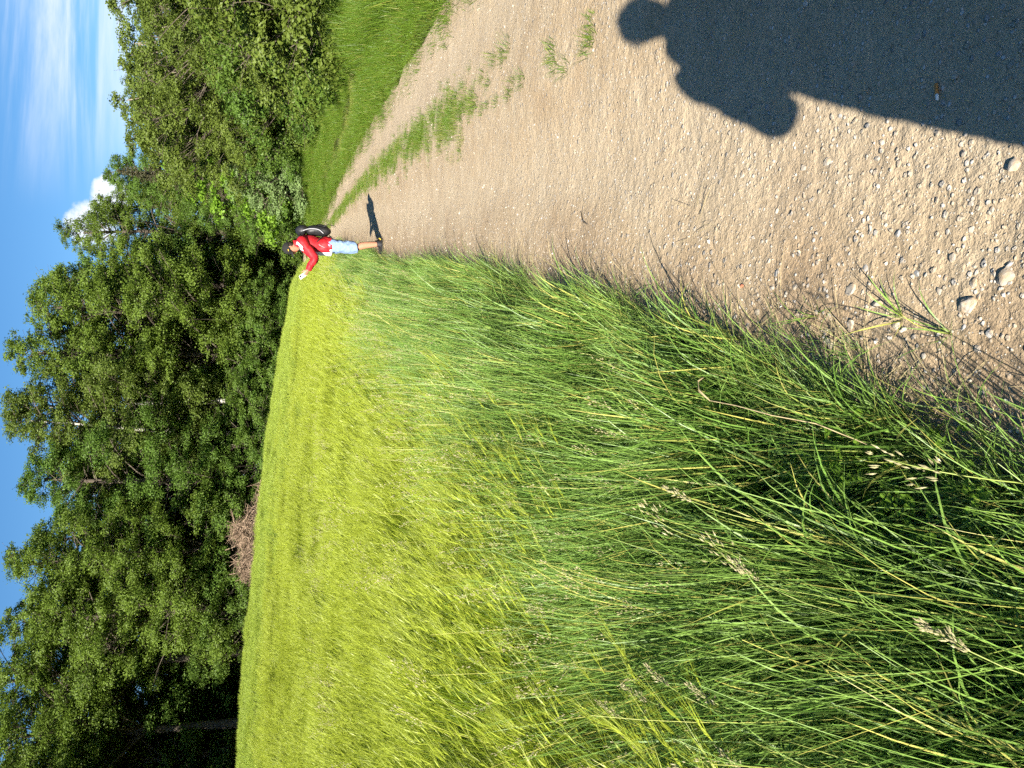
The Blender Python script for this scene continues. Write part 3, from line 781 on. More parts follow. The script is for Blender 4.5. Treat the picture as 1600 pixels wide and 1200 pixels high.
def build_wood():
    rng = np.random.default_rng(44)
    WOOD, DEEP = 'trees along the edge of the wood behind the barley', 'trees deeper in the wood'
    E = lambda x: float(yfar(x))
    # front row from far left of the field to the opening where the track enters
    front = [
        ('high0', -33.0, 9.0, 15.5, 1.1, 'broadleaf tree at the open dark end of the wood, outside the field corner'),
        ('high2', -27.0, 9.5, 15.4, 1.1, 'high-crowned broadleaf tree over the dark hollow at the far end of the wood'),
        ('high2', -21.4, 6.5, 15.2, 1.2, 'broadleaf tree with a bare lower trunk beside the dark hollow'),
        ('high2', -17.4, 6.0, 15.4, 1.2, 'high-crowned tree on the brush pile side of the dark hollow'),
        ('oak2', -13.8, 2.6, 14.6, 1.15, 'olive green broadleaf tree bulging out beside the dark hollow'),
        ('oak0', -10.6, 3.4, 14.8, 1.15, 'broad leafy tree directly behind the brush pile'),
        ('oak1', -6.8, 3.0, 15.2, 1.15, 'dense broadleaf tree behind the end of the brush pile nearer the track'),
        ('birch1', -3.6, 2.6, 17.0, 1.2, 'birch with a white trunk showing, next along from the brush pile'),
        ('birch0', -1.0, 2.2, 17.6, 1.15, 'tallest white-stemmed birch in the middle of the wood edge'),
        ('oak2', 2.0, 3.4, 18.2, 1.1, 'tall airy broadleaf tree right of the birches'),
        ('oak0', 4.9, 2.6, 18.0, 1.1, 'tall dark green broadleaf tree near the mouth of the track'),
        ('oak1', 8.0, 4.0, 19.3, .9, 'broadleaf tree overhanging the dark mouth of the track on the field side'),
    ]
    plant('oak0', -25.4, 43.0, 15.0, 'tree just past the open end of the field, shading the dark hollow', WOOD, .5, 1.0); plant('oak2', -29.5, 41.0, 15.0, 'tree farther past the open end of the field', WOOD, 2.5, 1.0)
    for i, (sp, x, dy, h, wd, lab) in enumerate(front):
        plant(sp, x, E(x) + dy, h, lab, WOOD, rng.random() * 6.28, wd)
    plant('oak2', 12.4, 66, 17.6, 'broadleaf tree overhanging the dark mouth of the track on the hedge side', WOOD, 2.2, .85)
    plant('oak2', 15.2, 70, 16.0, 'tall tree filling the gap behind the pointed spruce', WOOD, 1.3, .95); plant('oak0', 9.6, 76, 18.0, 'tall dark tree right behind the mouth of the track', WOOD, 3.3, .95)
    plant('oak0', 11.2, 81, 14.5, 'tree closing the view at the end of the track', WOOD, 4.2, 1.05)
    for x, y, h in ((5.5, 84, 15), (9.0, 92, 15), (14.5, 86, 14), (18, 78, 13.5), (1.0, 82, 15)): plant('oak1', x, y, h, 'broadleaf tree standing deeper in the wood behind the front row', DEEP, x, 1.1)
    for x, y, h in ((8.6, 83, 4.5), (12.0, 84, 5.0), (14.6, 76, 4.2), (5.4, 76, 4.0), (10.4, 88, 5.5), (15.2, 70, 4.0)): plant('bush1', x, y, h, 'bush in the shade inside the wood', 'undergrowth inside the wood', x, 1.3)
    deep = [(x + rng.uniform(-1, 1), dy + rng.uniform(-1, 1)) for dy in (9.5, 16, 23) for x in np.arange(-34, 9, 5.0)]
    for i, (x, dy) in enumerate(deep):
        sp = ['oak0', 'oak1', 'high0', 'oak2', 'high1', 'birch1'][rng.integers(6)] if dy < 13 else ['oak0', 'oak1', 'oak2'][rng.integers(3)]
        plant(sp, x, E(x) + dy, rng.uniform(13.5, 15.5) + (1.5 if x > -4 else 0) , 'broadleaf tree standing deeper in the wood behind the front row', DEEP, rng.random() * 6.28, 1.1)
    # scrub along the foot of the wood
    foot = [(-14.6, 2.4, 3.4), (-11.3, 3.6, 3.8), (-8.2, 3.4, 3.8), (-5.0, 1.6, 3.2), (-3.0, 1.2, 3.6), (-1.0, 1.2, 3.0), (1.0, 1.3, 3.8), (2.9, 1.2, 3.3), (4.6, 1.3, 3.6), (6.2, 1.6, 3.2), (7.6, 2.4, 2.8)]
    labs = ['bush between the dark hollow and the brush pile', 'bush leaning over the far end of the brush pile', 'bush behind the near end of the brush pile', 'bush right beside the near end of the brush pile', 'bush under the white-trunked birch next to the brush pile', 'low dark bush under the tallest birch', 'tall rounded bush right of the birches', 'middle bush between the birches and the mouth of the track', 'leafy bush two along from the mouth of the track', 'low bush next to the mouth of the track', 'small bush at the very mouth of the track on the field side']
    for i, ((x, dy, h), lab) in enumerate(zip(foot, labs)):
        plant('bush%d' % (i % 2), x, E(x) + dy, h * 1.15, lab, 'scrub along the foot of the wood', rng.random() * 6.28, 1.05)
    for x in np.concatenate([np.arange(-34, 8, 3.0), np.arange(-33, -13, 2.6)]):
        xx = x + rng.uniform(-1, 1)
        plant('bush%d' % rng.integers(2), xx, E(xx) + rng.uniform(6, 13) + (5 if xx < -14 else 0), rng.uniform(3, 4.6) * (1.4 if xx < -13 else 1), 'bush in the shade inside the wood', 'undergrowth inside the wood', rng.random() * 6.28, 1.3)

def build_hedge():
    rng = np.random.default_rng(45)
    G, T = 'bushes of the hedge along the right verge', 'young trees of the copse right of the track'
    near = [(8.9, 14.0, 3.0, 'bush2'), (8.9, 17.0, 3.1, 'bush2'), (9.9, 19.6, 3.2, 'bush0'), (10.6, 22.6, 3.1, 'bush2'), (11.3, 25.6, 3.3, 'bush2'), (11.7, 28.8, 3.3, 'bush1'), (12.0, 32.0, 3.4, 'bush2'), (12.3, 35.2, 3.4, 'bush0'), (11.8, 38.3, 3.2, 'bush1')]
    labs = ['nearest hedge bush at the picture edge by the right verge', 'second nearest hedge bush on the right verge, olive', 'third nearest hedge bush, dark green', 'fourth nearest hedge bush, olive, after the dark green one', 'fifth nearest hedge bush, olive and loose', 'sixth nearest hedge bush, mid green', 'seventh nearest hedge bush, olive with pale stems', 'hedge bush two before the pale leaved bush', 'hedge bush just before the pale leaved bush']
    for (x, y, h, sp), lab in zip(near, labs): plant(sp, x, y, h * 1.1, lab, G, rng.random() * 6.28, 1.1)
    plant('whitebeam0', 11.3, 42.0, 3.9, 'pale leaved rounded bush low beside the track near the walker', None, 1.0, 1.15)
    plant('maple0', 11.9, 46.0, 7.9, 'bright fresh green tree behind the pale leaved bush', None, 2.0, 1.1)
    plant('bush1', 11.2, 48.5, 3.8, 'bush at the bend of the track behind the walker', G, 3.0, 1.1)
    plant('bush0', 11.9, 54.0, 4.4, 'dark bush by the mouth of the track on the hedge side', G, 5.0, 1.1)
    tr = [('aspen0', 12.6, 20.5, 5.6), ('aspen1', 12.2, 23.8, 6.0), ('aspen0', 14.8, 27.0, 6.9), ('aspen1', 13.4, 29.5, 6.9), ('aspen0', 15.0, 33.0, 7.8), ('aspen1', 14.0, 36.5, 8.0), ('aspen0', 16.8, 38.0, 8.6), ('aspen1', 14.2, 41.0, 8.6), ('aspen0', 16.5, 44.5, 9.4), ('aspen1', 18.5, 31.0, 8.0), ('aspen0', 17.5, 26.0, 7.0), ('aspen1', 15.4, 22.6, 6.4), ('aspen0', 12.9, 33.6, 6.6), ('aspen1', 12.8, 26.6, 5.6), ('aspen0', 13.4, 39.0, 7.4), ('aspen1', 15.0, 46.5, 9.0)]
    tl = ['nearest slanting pale-stemmed aspen at the picture edge', 'second nearest pale-stemmed aspen in the copse', 'aspen of the copse with its top against the cirrus', 'aspen in the middle of the copse, front rank', 'aspen in the middle of the copse, second rank', 'aspen just before the dark spruces, front rank', 'aspen just before the dark spruces, back rank', 'aspen between the bright green tree and the spruces', 'rearmost aspen next to the spruces', 'aspen deep in the copse, farther back', 'aspen deep in the copse near the picture edge', 'aspen behind the nearest one at the picture edge', 'low leafy aspen over the olive hedge bush with pale stems', 'low aspen over the hedge between the two nearest olive bushes', 'aspen just above the bush before the pale leaved one', 'aspen between the bright green tree and the second spruce']
    for (sp, x, y, h), lab in zip(tr, tl): plant(sp, x, y, h, lab, T, rng.random() * 6.28, 1.1)
    for sp, x, y, h, lab in (('spruce0', 13.6, 54, 11.4, 'pointed brown spruce standing highest beside the gap'), ('spruce1', 14.6, 50, 9.6, 'second spruce along from the gap, a little lower'), ('spruce0', 16.2, 48, 9.6, 'bushy dark spruce third along from the gap'), ('spruce1', 16.4, 30.4, 7.2, 'spruce with bare twigs at the right end of the copse'), ('spruce0', 17.0, 53, 10.2, 'spruce hidden among the others at the back')):
        plant(sp, x, y, h, lab, 'spruces in the copse', rng.random() * 6.28, 1.0)
    plant('oak1', 14.6, 60, 13.2, 'broadleaf tree between the pointed spruce and the dark mouth of the track', None, 1.0, .9)
    plant('oak0', 20, 56, 11, 'broadleaf tree behind the spruces', None, 3.0, 1.0)
    plant('oak2', 21, 44, 9.5, 'broadleaf tree at the back of the copse', None, 0.4, 1.0)
    plant('oak0', 22, 34, 8.2, 'broadleaf tree behind the copse toward the picture edge', None, 5.1, 1.0)
build_wood(); build_hedge()

# ------------------------------------------------------------------ brush pile
def build_brush_pile():
    rng = np.random.default_rng(77)
    cx = -9.7; cy = float(yfar(cx)) + .7; ang = math.atan2(float(yfar(-6) - yfar(-12.4)), 6.4)
    root = empty('brush_pile', (cx, cy, float(land(cx, cy))), ang)
    tag(root, 'long heap of bare brown cut branches at the field edge below the wood', 'brush pile')
    hgt = lambda x: 2.15 * max(.0, 1 - abs((x - .3) / 3.5) ** 2.6) * (1 + .18 * math.sin(2.1 * x))
    def stick(g, p, az, el, L, r):
        q = np.linspace(0, 1, 5); d = np.array([math.cos(az) * math.cos(el), math.sin(az) * math.cos(el), math.sin(el)])
        w = rng.normal(0, .07 * L, 3); w2 = rng.normal(0, .04 * L, 3)
        P = p + d * L * (q - .5)[:, None] + w * np.sin(q * math.pi)[:, None] + w2 * np.sin(q * 2 * math.pi)[:, None]
        P[:, 2] = np.maximum(P[:, 2], .02)
        add_tube(g, P, np.linspace(r, r * .35, 5), 4, cap=False); return P
    g = Geo()
    for _ in range(1500):
        x = rng.uniform(-3.3, 3.5); h = hgt(x) - .18 * x
        if h < .15: continue
        p = np.array([x, rng.normal(0, .75), h * rng.random() ** .6 * 1.0])
        p[2] *= max(.2, 1 - (p[1] / 2.0) ** 2)
        P = stick(g, p, rng.normal(math.pi / 2 * rng.integers(0, 2), .9), rng.normal(.15, .45), rng.uniform(.5, 1.7), rng.uniform(.008, .022))
        if rng.random() < .6:
            for k in range(2): stick(g, P[rng.integers(1, 5)], rng.random() * 6.28, rng.normal(.4, .5), rng.uniform(.25, .7), .006)
    tag(link('twigs', g.mesh('brush_twigs', [MATS['dead_wood']], True), root), None, None, None, 'stuff')
    meshes = []
    for k in range(6):
        g = Geo(); P = stick(g, np.zeros(3) + [0, 0, 2.0], 0, 0, 2.2, .035)
        for q in (1, 2, 3): stick(g, P[q] + [.25, 0, .1], rng.normal(.7 * (-1) ** q, .2), .3, .9, .014)
        g.V = [v - [0, 0, 2.0] for v in g.V]; meshes.append(g.mesh('branch', [MATS['dead_wood']], True))
    for k in range(44):
        x = rng.uniform(-3.2, 3.4); h = max(hgt(x) - .18 * x, .2)
        b = link('branch', meshes[k % 6], root, (x, rng.uniform(-.9, .1), h * rng.uniform(.35, .98)))
        b.rotation_euler = (rng.normal(0, .6), rng.normal(-.2, .5), rng.random() * 6.28); b.scale = [rng.uniform(.5, 1.0)] * 3
build_brush_pile()

# ------------------------------------------------------------------ stones on the track
STONES = [(0.176, 1.402, 0.022), (0.212, 1.684, 0.0158), (0.263, 1.787, 0.0146), (0.121, 1.87, 0.0193), (0.231, 1.386, 0.012), (0.231, 1.302, 0.0207), (0.166, 1.787, 0.0133), (0.148, 1.622, 0.0135), (0.274, 1.559, 0.0119), (0.295, 1.448, 0.0101), (0.356, 2.124, 0.0153), (0.397, 2.168, 0.0094), (0.457, 2.379, 0.0084), (0.309, 2.149, 0.0108), (0.279, 2.075, 0.009), (0.296, 2.033, 0.0111), (0.221, 1.483, 0.0086), (0.412, 1.405, 0.0077), (0.386, 1.349, 0.0075), (0.353, 1.399, 0.0066), (0.351, 1.563, 0.006), (0.453, 1.614, 0.0073), (0.554, 2.136, 0.0092), (0.466, 1.906, 0.0084), (0.417, 1.719, 0.0077), (0.311, 1.732, 0.0117), (0.384, 1.622, 0.0111), (0.251, 1.472, 0.0091), (0.109, 1.343, 0.0096), (0.079, 1.377, 0.0097), (0.195, 2.283, 0.0146), (0.239, 2.228, 0.0112), (0.267, 1.389, 0.0054), (0.379, 1.806, 0.0067), (0.709, 2.796, 0.0087), (0.246, 1.296, 0.0062), (0.241, 1.337, 0.0074), (0.196, 1.377, 0.0065), (0.184, 1.746, 0.0065), (0.124, 1.741, 0.0065), (0.212, 2.005, 0.0088), (0.194, 1.875, 0.0097), (0.132, 1.412, 0.0088), (0.723, 2.334, 0.0133), (0.657, 2.005, 0.0117), (0.647, 1.901, 0.0154), (0.601, 1.703, 0.0109), (0.636, 1.684, 0.0089), (0.794, 1.697, 0.0076), (0.719, 1.452, 0.0113), (0.858, 1.552, 0.0071), (1.039, 1.792, 0.0067), (0.643, 1.462, 0.0057), (0.687, 1.405, 0.0088), (0.672, 1.49, 0.0125), (0.761, 1.85, 0.0109), (0.882, 1.783, 0.0093), (0.977, 2.228, 0.0112), (0.905, 2.195, 0.0126), (0.724, 1.328, 0.0084), (0.469, 1.29, 0.0155), (0.791, 1.741, 0.0078), (0.662, 1.305, 0.0062), (0.815, 1.313, 0.0063), (1.138, 1.971, 0.0072), (0.764, 2.53, 0.008)]
GREY = {8, 10, 25, 26, 27, 28, 30, 42, 53, 54, 55, 57, 58, 59}
STONE_LABEL = {0: 'largest pale stone near the grass edge, casting a black shadow', 1: 'pale stone with a dark shadow beside the small grass tuft', 2: 'rounded white stone standing alone in front of the grass edge',
    3: 'pale broken stone lying right against the long grass', 5: 'flat pale stone at the near edge of the picture by the big stone', 45: 'shallow pale stone half sunk in bare gravel below the shadow elbow',
    46: 'white rounded stone just outside the long human shadow', 60: 'broad flat stone cut by the near picture edge', 54: 'grey three-cornered stone next to the cigarette end', 49: 'pale angular stone in the shadow, beyond the cigarette end', 30: 'grey stone tucked into the grass edge farther along'}
def rock(rng, sub=2, flat=.62):
    bm = bmesh.new(); bmesh.ops.create_icosphere(bm, subdivisions=sub, radius=1)
    k = [(Vector(rng.normal(0, 1, 3)).normalized(), rng.uniform(.48, .90)) for _ in range(12)]
    st = rng.uniform(.75, 1.2, 2)
    for v in bm.verts:
        for n, d in k:
            e = v.co.dot(n) - d
            if e > 0: v.co -= n * e * .88
        v.co += v.co.normalized() * rng.normal(0, .025)
        v.co = Vector((v.co.x * st[0], v.co.y * st[1], v.co.z * flat))
    return bm
def rock_mesh(name, rng, mat, sub=2, flat=.62, smooth=False):
    bm = rock(rng, sub, flat); me = bpy.data.meshes.new(name); bm.to_mesh(me); bm.free(); me.materials.append(MATS[mat])
    if smooth: me.polygons.foreach_set('use_smooth', np.ones(len(me.polygons), bool))
    return me
def build_stones():
    rng = np.random.default_rng(91)
    pale = [rock_mesh('stone', rng, 'stone_pale', 3) for _ in range(7)]; grey = [rock_mesh('stone', rng, 'stone_grey', 3, .5) for _ in range(5)]
    for i, (x, y, r) in enumerate(STONES):
        g = i in GREY; me = (grey if g else pale)[rng.integers(5 if g else 7)]
        o = link('stone', me, None, (x, y, float(track_z(x, y)) + r * (-.12 if g else .0)))
        o.scale = (r * 1.2 * rng.uniform(.85, 1.15), r * 1.15, r * rng.uniform(.8, 1.15)); o.rotation_euler = (rng.normal(0, .2), rng.normal(0, .2), rng.random() * 6.28)
        lab = STONE_LABEL.get(i)
        tag(o, lab or ('small grey stone sunk in the gravel of the track' if g else 'small pale stone lying loose on the gravel near the grass' if x < .45 else 'small pale stone half sunk in the open gravel of the track'), 'stone',
            'stones on the track' if lab else 'grey stones sunk in the track' if g else 'pale stones near the grass' if x < .45 else 'pale stones in the open gravel')
    library('pebble', [rock_mesh('pebble', rng, ['stone_pebble', 'stone_pebble', 'stone_grey', 'stone_pale', 'stone_grey', 'stone_pebble'][k], 1, .7) for k in range(6)])
    n = 12000; Y = .75 + 11.5 * rng.random(n) ** 2.0; X = xl(Y) - .15 + (xr(Y) - xl(Y) + .1) * rng.random(n)
    t = (X - xl(Y)) / (xr(Y) - xl(Y)); dens = .16 + .75 * np.exp(-((t - .1) / .12) ** 2) + 1.2 * np.clip(vnoise(X * 1.6, Y * 1.6, 12) + .1, 0, 1) + .35 * np.exp(-((X - .85) / .35) ** 2 - ((Y - 1.6) / .6) ** 2)
    ok = (rng.random(n) < dens) & (X < .62 * Y + .5); X, Y = X[ok], Y[ok]; n = len(X)
    r = np.clip(.0017 + rng.exponential(.0017, n), 0, .0095) * (1 + .09 * np.maximum(Y - 2, 0))
    scatter('pebbles', 'pebble', np.stack([X, Y, track_z(X, Y) + r * .05], -1), 'fine loose pebbles strewn over the track', rots(rng, n, .4), np.stack([r] * 3, -1))
    o = link('brick_chip', rock_mesh('brick_chip', rng, 'stone_red', 2, .5), None, (.334, 2.314, float(track_z(.334, 2.314)) + .003)); o.scale = (.007, .012, .008); o.rotation_euler = (0, 0, .4)
    tag(o, 'small red chip of brick at the grass edge', 'brick chip')
build_stones()

# ------------------------------------------------------------------ single plants
def build_plants():
    rng = np.random.default_rng(31)
    T = [(1.84, 3.66), (1.78, 3.66), (1.72, 3.7), (1.93, 4.25), (1.82, 4.23), (1.75, 4.05), (2.42, 5.32), (2.4, 5.45), (2.48, 5.69), (2.07, 5.13), (1.98, 4.88), (2.04, 5.22), (2.2, 5.84), (2.15, 5.58), (2.19, 6.03), (2.32, 6.24), (2.52, 6.41), (2.52, 6.07), (2.33, 5.84), (2.72, 7.11), (2.68, 7.33), (2.4, 6.84)]
    lab = {0: 'grass tuft on the track nearest the head of the long shadow', 2: 'end tuft of the little grass row beside the shadow head', 3: 'thin grass tuft two paces beyond the shadow head', 9: 'thick grass tuft in the middle of the track', 10: 'grass tuft on the near side of the thick one on the track', 6: 'grass tuft farthest right on the open gravel'}
    ms = []
    for k in range(6):
        g = Geo(); blades(g, rng, 34, .065, (.04, .13), (.0025, .0045), (.5, .3), (.6, .4), 5); ms.append(g.mesh('grass_tuft', [MATS['blade_short']]))
    for i, (x, y) in enumerate(T):
        x += rng.normal(0, .02)
        o = link('grass_tuft', ms[i % 6], None, (x, y, float(track_z(x, y)) - .004)); s = rng.uniform(.7, 1.1); o.scale = (s * 1.1, s * .9, s); o.rotation_euler = (0, 0, rng.random() * 6.28)
        tag(o, lab.get(i, 'small flattened grass tuft on the bare middle of the track'), 'grass tuft', 'grass tufts on the track' if i in lab else 'scattered grass tufts along the middle of the track')
    for x, y, l in ((.165, 1.60, 'spiky grass tuft growing in the gravel beside the pale stones'), (.115, 1.46, 'small grass tuft at the foot of the largest stone'), (.20, 1.93, 'thin yellow grass sprout on the gravel near the grass edge')):
        o = link('grass_tuft', ms[0], None, (x, y, float(track_z(x, y)) - .004)); o.scale = (.9, .9, 1.1); o.rotation_euler = (0, 0, x * 40); tag(o, l, 'grass tuft', 'grass tufts by the stones')
        bm = Geo(); blades(bm, rng, 11, .012, (.07, .17), (.003, .005), (.65, .3), (.5, .3), 6); o.data = bm.mesh('sprout', [MATS['blade_verge']])
    # dry curled stalk
    P = np.array([(-0.20, 1.50, 0.0), (-0.18, 1.52, .1), (-0.138, 1.541, 0.2), (-0.095, 1.574, 0.3), (-0.078, 1.663, 0.36), (-0.056, 1.761, 0.4), (-0.045, 1.858, 0.42), (-0.019, 1.898, 0.43), (0.007, 1.93, 0.415), (.018, 1.925, .40)])
    r = MATS.get('straw') or mat_plain('straw', (.36, .29, .16), .7, .2)
    root = empty('dry_stalk', P[0]); tag(root, 'dry straw coloured stalk curling over the edge of the long grass', 'dry stalk')
    g = Geo(); add_tube(g, P - P[0], np.linspace(.0016, .0010, 10), 5); link('stem', g.mesh('dry_stem', [r], True), root)
    g = Geo(); q = P[6:] - P[0]; add_tube(g, q, [.0015, .0045, .004, .001], 6, ry=[.0008, .001, .001, .0006]); link('withered_leaf', g.mesh('withered_leaf', [r], True), root)
    # grass in flower standing out in the foreground
    H = [((-.72, 1.76, .64), 'pale seed head of grass standing nearest the barley corner', 0), ((-.80, 1.85, .66), 'pair mate of the pale seed head by the barley corner', 0), ((-.70, 1.58, .62), 'drooping fawn seed head low in the near verge', 0), ((-.89, 1.98, .68), 'fawn seed head against the dark barley stems', 0),
         ((-.36, .92, .60), 'fat pale seed head at the near corner of the picture', 0), ((-.13, 1.13, .50), 'loose flat brome seed head above the gravel edge', 1), ((-.26, 1.69, .62), 'thin seed head in the middle of the near verge', 0), ((-.36, 1.54, .60), 'feathery brown seed head in the middle of the near verge', 1),
         ((-.79, 1.45, .62), 'pale seed head at the bottom edge of the near verge', 0), ((-.33, 1.83, .62), 'arching seed head leaning toward the track', 1), ((-.39, 1.47, .58), 'long yellow straw culm with a small seed head', 0)]
    for i, (tip, l, typ) in enumerate(H):
        tip = np.array(tip); rt = tip + [-.10 + rng.normal(0, .04), -.16 + rng.normal(0, .05), 0]; rt[2] = float(land(rt[0], rt[1]))
        q = np.linspace(0, 1, 10)[:, None]; mid = rt + (tip - rt) * [.15, .15, .85]
        P = (1 - q) ** 2 * rt + 2 * q * (1 - q) * mid + q * q * tip
        root = empty('flowering_grass', rt); tag(root, l, 'grass stalk', 'grass stalks in flower on the near verge')
        g = Geo(); add_tube(g, P - rt, np.linspace(.0018, .0010, 10), 4, C=(.9, .8, 0)); link('culm', g.mesh('culm', [MATS['blade_verge']], True), root)
        g = Geo(); PP = (P - rt)[None, -2:]
        if typ == 0: seed_heads(g, rng, PP, np.array([.9]), .075, 70, .0045, .010, .0034)
        else: seed_heads(g, rng, PP, np.array([.6]), .11, 26, .018, .017, .0046)
        link('seed_head', g.mesh('seed_head', [MATS['blade_verge']]), root)
        g = Geo(); blades(g, rng, 2, .005, (.18, .30), (.004, .006), (.4, .1), (.9, .3), 7, root=np.array([P[3] - rt, P[4] - rt])); link('leaf', g.mesh('stalk_leaf', [MATS['blade_verge']]), root)
    # clover and low weeds down in the grass
    A = []
    for k in range(4):
        g = Geo(); n = 34; C = np.stack([rng.normal(0, .09, n), rng.normal(0, .09, n), rng.uniform(.05, .24, n)], -1)
        C3 = np.repeat(C, 3, 0) + np.concatenate([np.stack([.010 * np.cos(a + np.arange(3) * 2.09), .010 * np.sin(a + np.arange(3) * 2.09), np.zeros(3)], -1) for a in rng.random(n) * 6.28])
        leaf_cloud(g, rng, C3, np.tile([0, 0, 3.0], (len(C3), 1)), .022, .85)
        A.append(g.mesh('clover', [MATS['leaf_maple']]))
    library('clover', A)
    n = 90; Y = rng.uniform(.5, 3.2, n); X = xl(Y) - rng.uniform(.12, .85, n)
    scatter('clover', 'clover', np.stack([X, Y, land(X, Y)], -1), 'low clover leaves down among the near grass', rots(rng, n, .1), np.full((n, 3), 1.0))
    # twig and cigarette end
    g = Geo(); add_tube(g, [(-.045, -.06, .004), (-.02, -.01, .012), (.0, .02, .006), (.05, .05, .004)], [.0025, .003, .0025, .0015], 5)
    o = link('twig', g.mesh('twig', [MATS['bark_oak']], True), None, (.88, 3.83, float(track_z(.88, 3.83)))); tag(o, 'thin dark twig lying alone on the open gravel', 'twig')
    z = float(track_z(.701, 1.499)); root = empty('cigarette_end', (.701, 1.499, z + .005), .12)
    tag(root, 'stubbed out cigarette end with orange filter in the long human shadow', 'cigarette end')
    g = Geo(); add_tube(g, [(-.006, 0, 0), (-.005, 0, 0), (.021, 0, 0), (.022, 0, 0)], [.0036, .0041, .0041, .0036], 14); link('filter', g.mesh('filter', [mat_plain('cork_paper', (.46, .20, .06), .7, .2, .25, 400)], True), root)
    g = Geo(); add_tube(g, [(-.0195, .0015, -.0015), (-.018, .001, -.001), (-.012, -.0004, .0005), (-.006, 0, 0)], [.0022, .0034, .0037, .0040], 14, ry=[.003, .0042, .0034, .0040]); link('paper', g.mesh('paper', [mat_plain('cigarette_paper', (.72, .72, .70), .8, .1, .12, 300)], True), root)
build_plants()

# ------------------------------------------------------------------ people
for nm, c, ro, sp_, va, sc_, bp in (('skin', (.36, .17, .105), .55, .35, .06, 20, .05), ('red_jacket', (.34, .010, .016), .6, .3, .25, 11, .9), ('white_shirt', (.62, .62, .64), .8, .2, .05, 14, .2), ('denim', (.17, .25, .40), .85, .15, .38, 13, .9),
        ('black_nylon', (.012, .012, .013), .5, .4, .3, 30, .2), ('grey_webbing', (.30, .30, .32), .7, .3, .2, 60, .1), ('black_cloth', (.016, .016, .015), .85, .2, .25, 30, .1), ('yellow_mark', (.75, .45, .05), .6, .3, .1, 40, 0), ('hair', (.035, .025, .018), .6, .3, .3, 120, .3),
        ('shoe_black', (.014, .014, .016), .6, .3, .3, 60, .1), ('phone_pale', (.66, .66, .67), .3, .5, .03, 5, 0), ('phone_dark', (.02, .02, .022), .25, .5, .05, 5, 0), ('grey_jacket', (.10, .11, .12), .8, .2, .15, 14, .2), ('dark_trousers', (.05, .06, .08), .85, .2, .2, 20, .2), ('eye', (.05, .04, .035), .3, .5, .05, 5, 0)):
    mat_plain(nm, c, ro, sp_, va, sc_, bp)

def unit(v): v = np.asarray(v, float); return v / (np.linalg.norm(v) + 1e-9)
def smooth_path(P, n=14):
    P = np.asarray(P, float); t = np.linspace(0, len(P) - 1, n); out = []
    for u in t:
        i = min(int(u), len(P) - 2); f = u - i
        p0, p1, p2, p3 = P[max(i - 1, 0)], P[i], P[i + 1], P[min(i + 2, len(P) - 1)]
        out.append(.5 * (2 * p1 + (p2 - p0) * f + (2 * p0 - 5 * p1 + 4 * p2 - p3) * f * f + (3 * p1 - p0 - 3 * p2 + p3) * f ** 3))
    return np.array(out)
def limb(g, joints, radii, n=14, sides=14, **k):
    P = smooth_path(joints, n); R = smooth_path(np.stack([radii, radii, radii], -1), n)[:, 0]; add_tube(g, P, R, sides, **k); return P, R
def hand(g, wrist, d, nrm, side, s=1.0, curl=.55):
    d, nrm = unit(d), unit(nrm); nrm = unit(nrm - d * (d @ nrm)); sd = unit(np.cross(d, nrm)) * side
    w = np.asarray(wrist, float)
    add_tube(g, [w - d * .03 * s, w, w + d * .04 * s, w + d * .085 * s, w + d * .095 * s], np.array([.024, .028, .040, .040, .030]) * s, 12, ref=sd, ry=np.array([.020, .018, .015, .013, .008]) * s)
    for i, L in enumerate((.070, .079, .074, .057)):
        p = w + d * .083 * s + sd * (.030 - .020 * i) * s; a = 0; pts = [p - d * .015 * s, p]
        for f, c in zip((.45, .32, .25), (.7, 1.2, .9)):
            a += curl * c; p = p + (d * math.cos(a) + nrm * math.sin(a)) * L * f * s; pts.append(p)
        add_tube(g, pts, np.array([.009, .0088, .0082, .0075, .006]) * s, 8)
    p = w + d * .02 * s + sd * .026 * s; t1 = unit(d * .65 + sd * .6 + nrm * .45); t2 = unit(d * .85 + sd * .1 + nrm * .6)
    add_tube(g, [p, p + t1 * .040 * s, p + t1 * .040 * s + t2 * .032 * s, p + t1 * .040 * s + t2 * .055 * s], np.array([.013, .0115, .0095, .007]) * s, 8)
def folds(o, strength, scale, sub=0):
    if sub: m = o.modifiers.new('sub', 'SUBSURF'); m.levels = sub; m.render_levels = sub
    t = bpy.data.textures.new('folds', 'CLOUDS'); t.noise_scale = scale; t.noise_depth = 2
    m = o.modifiers.new('folds', 'DISPLACE'); m.texture = t; m.strength = strength; m.mid_level = .5; m.texture_coords = 'LOCAL'
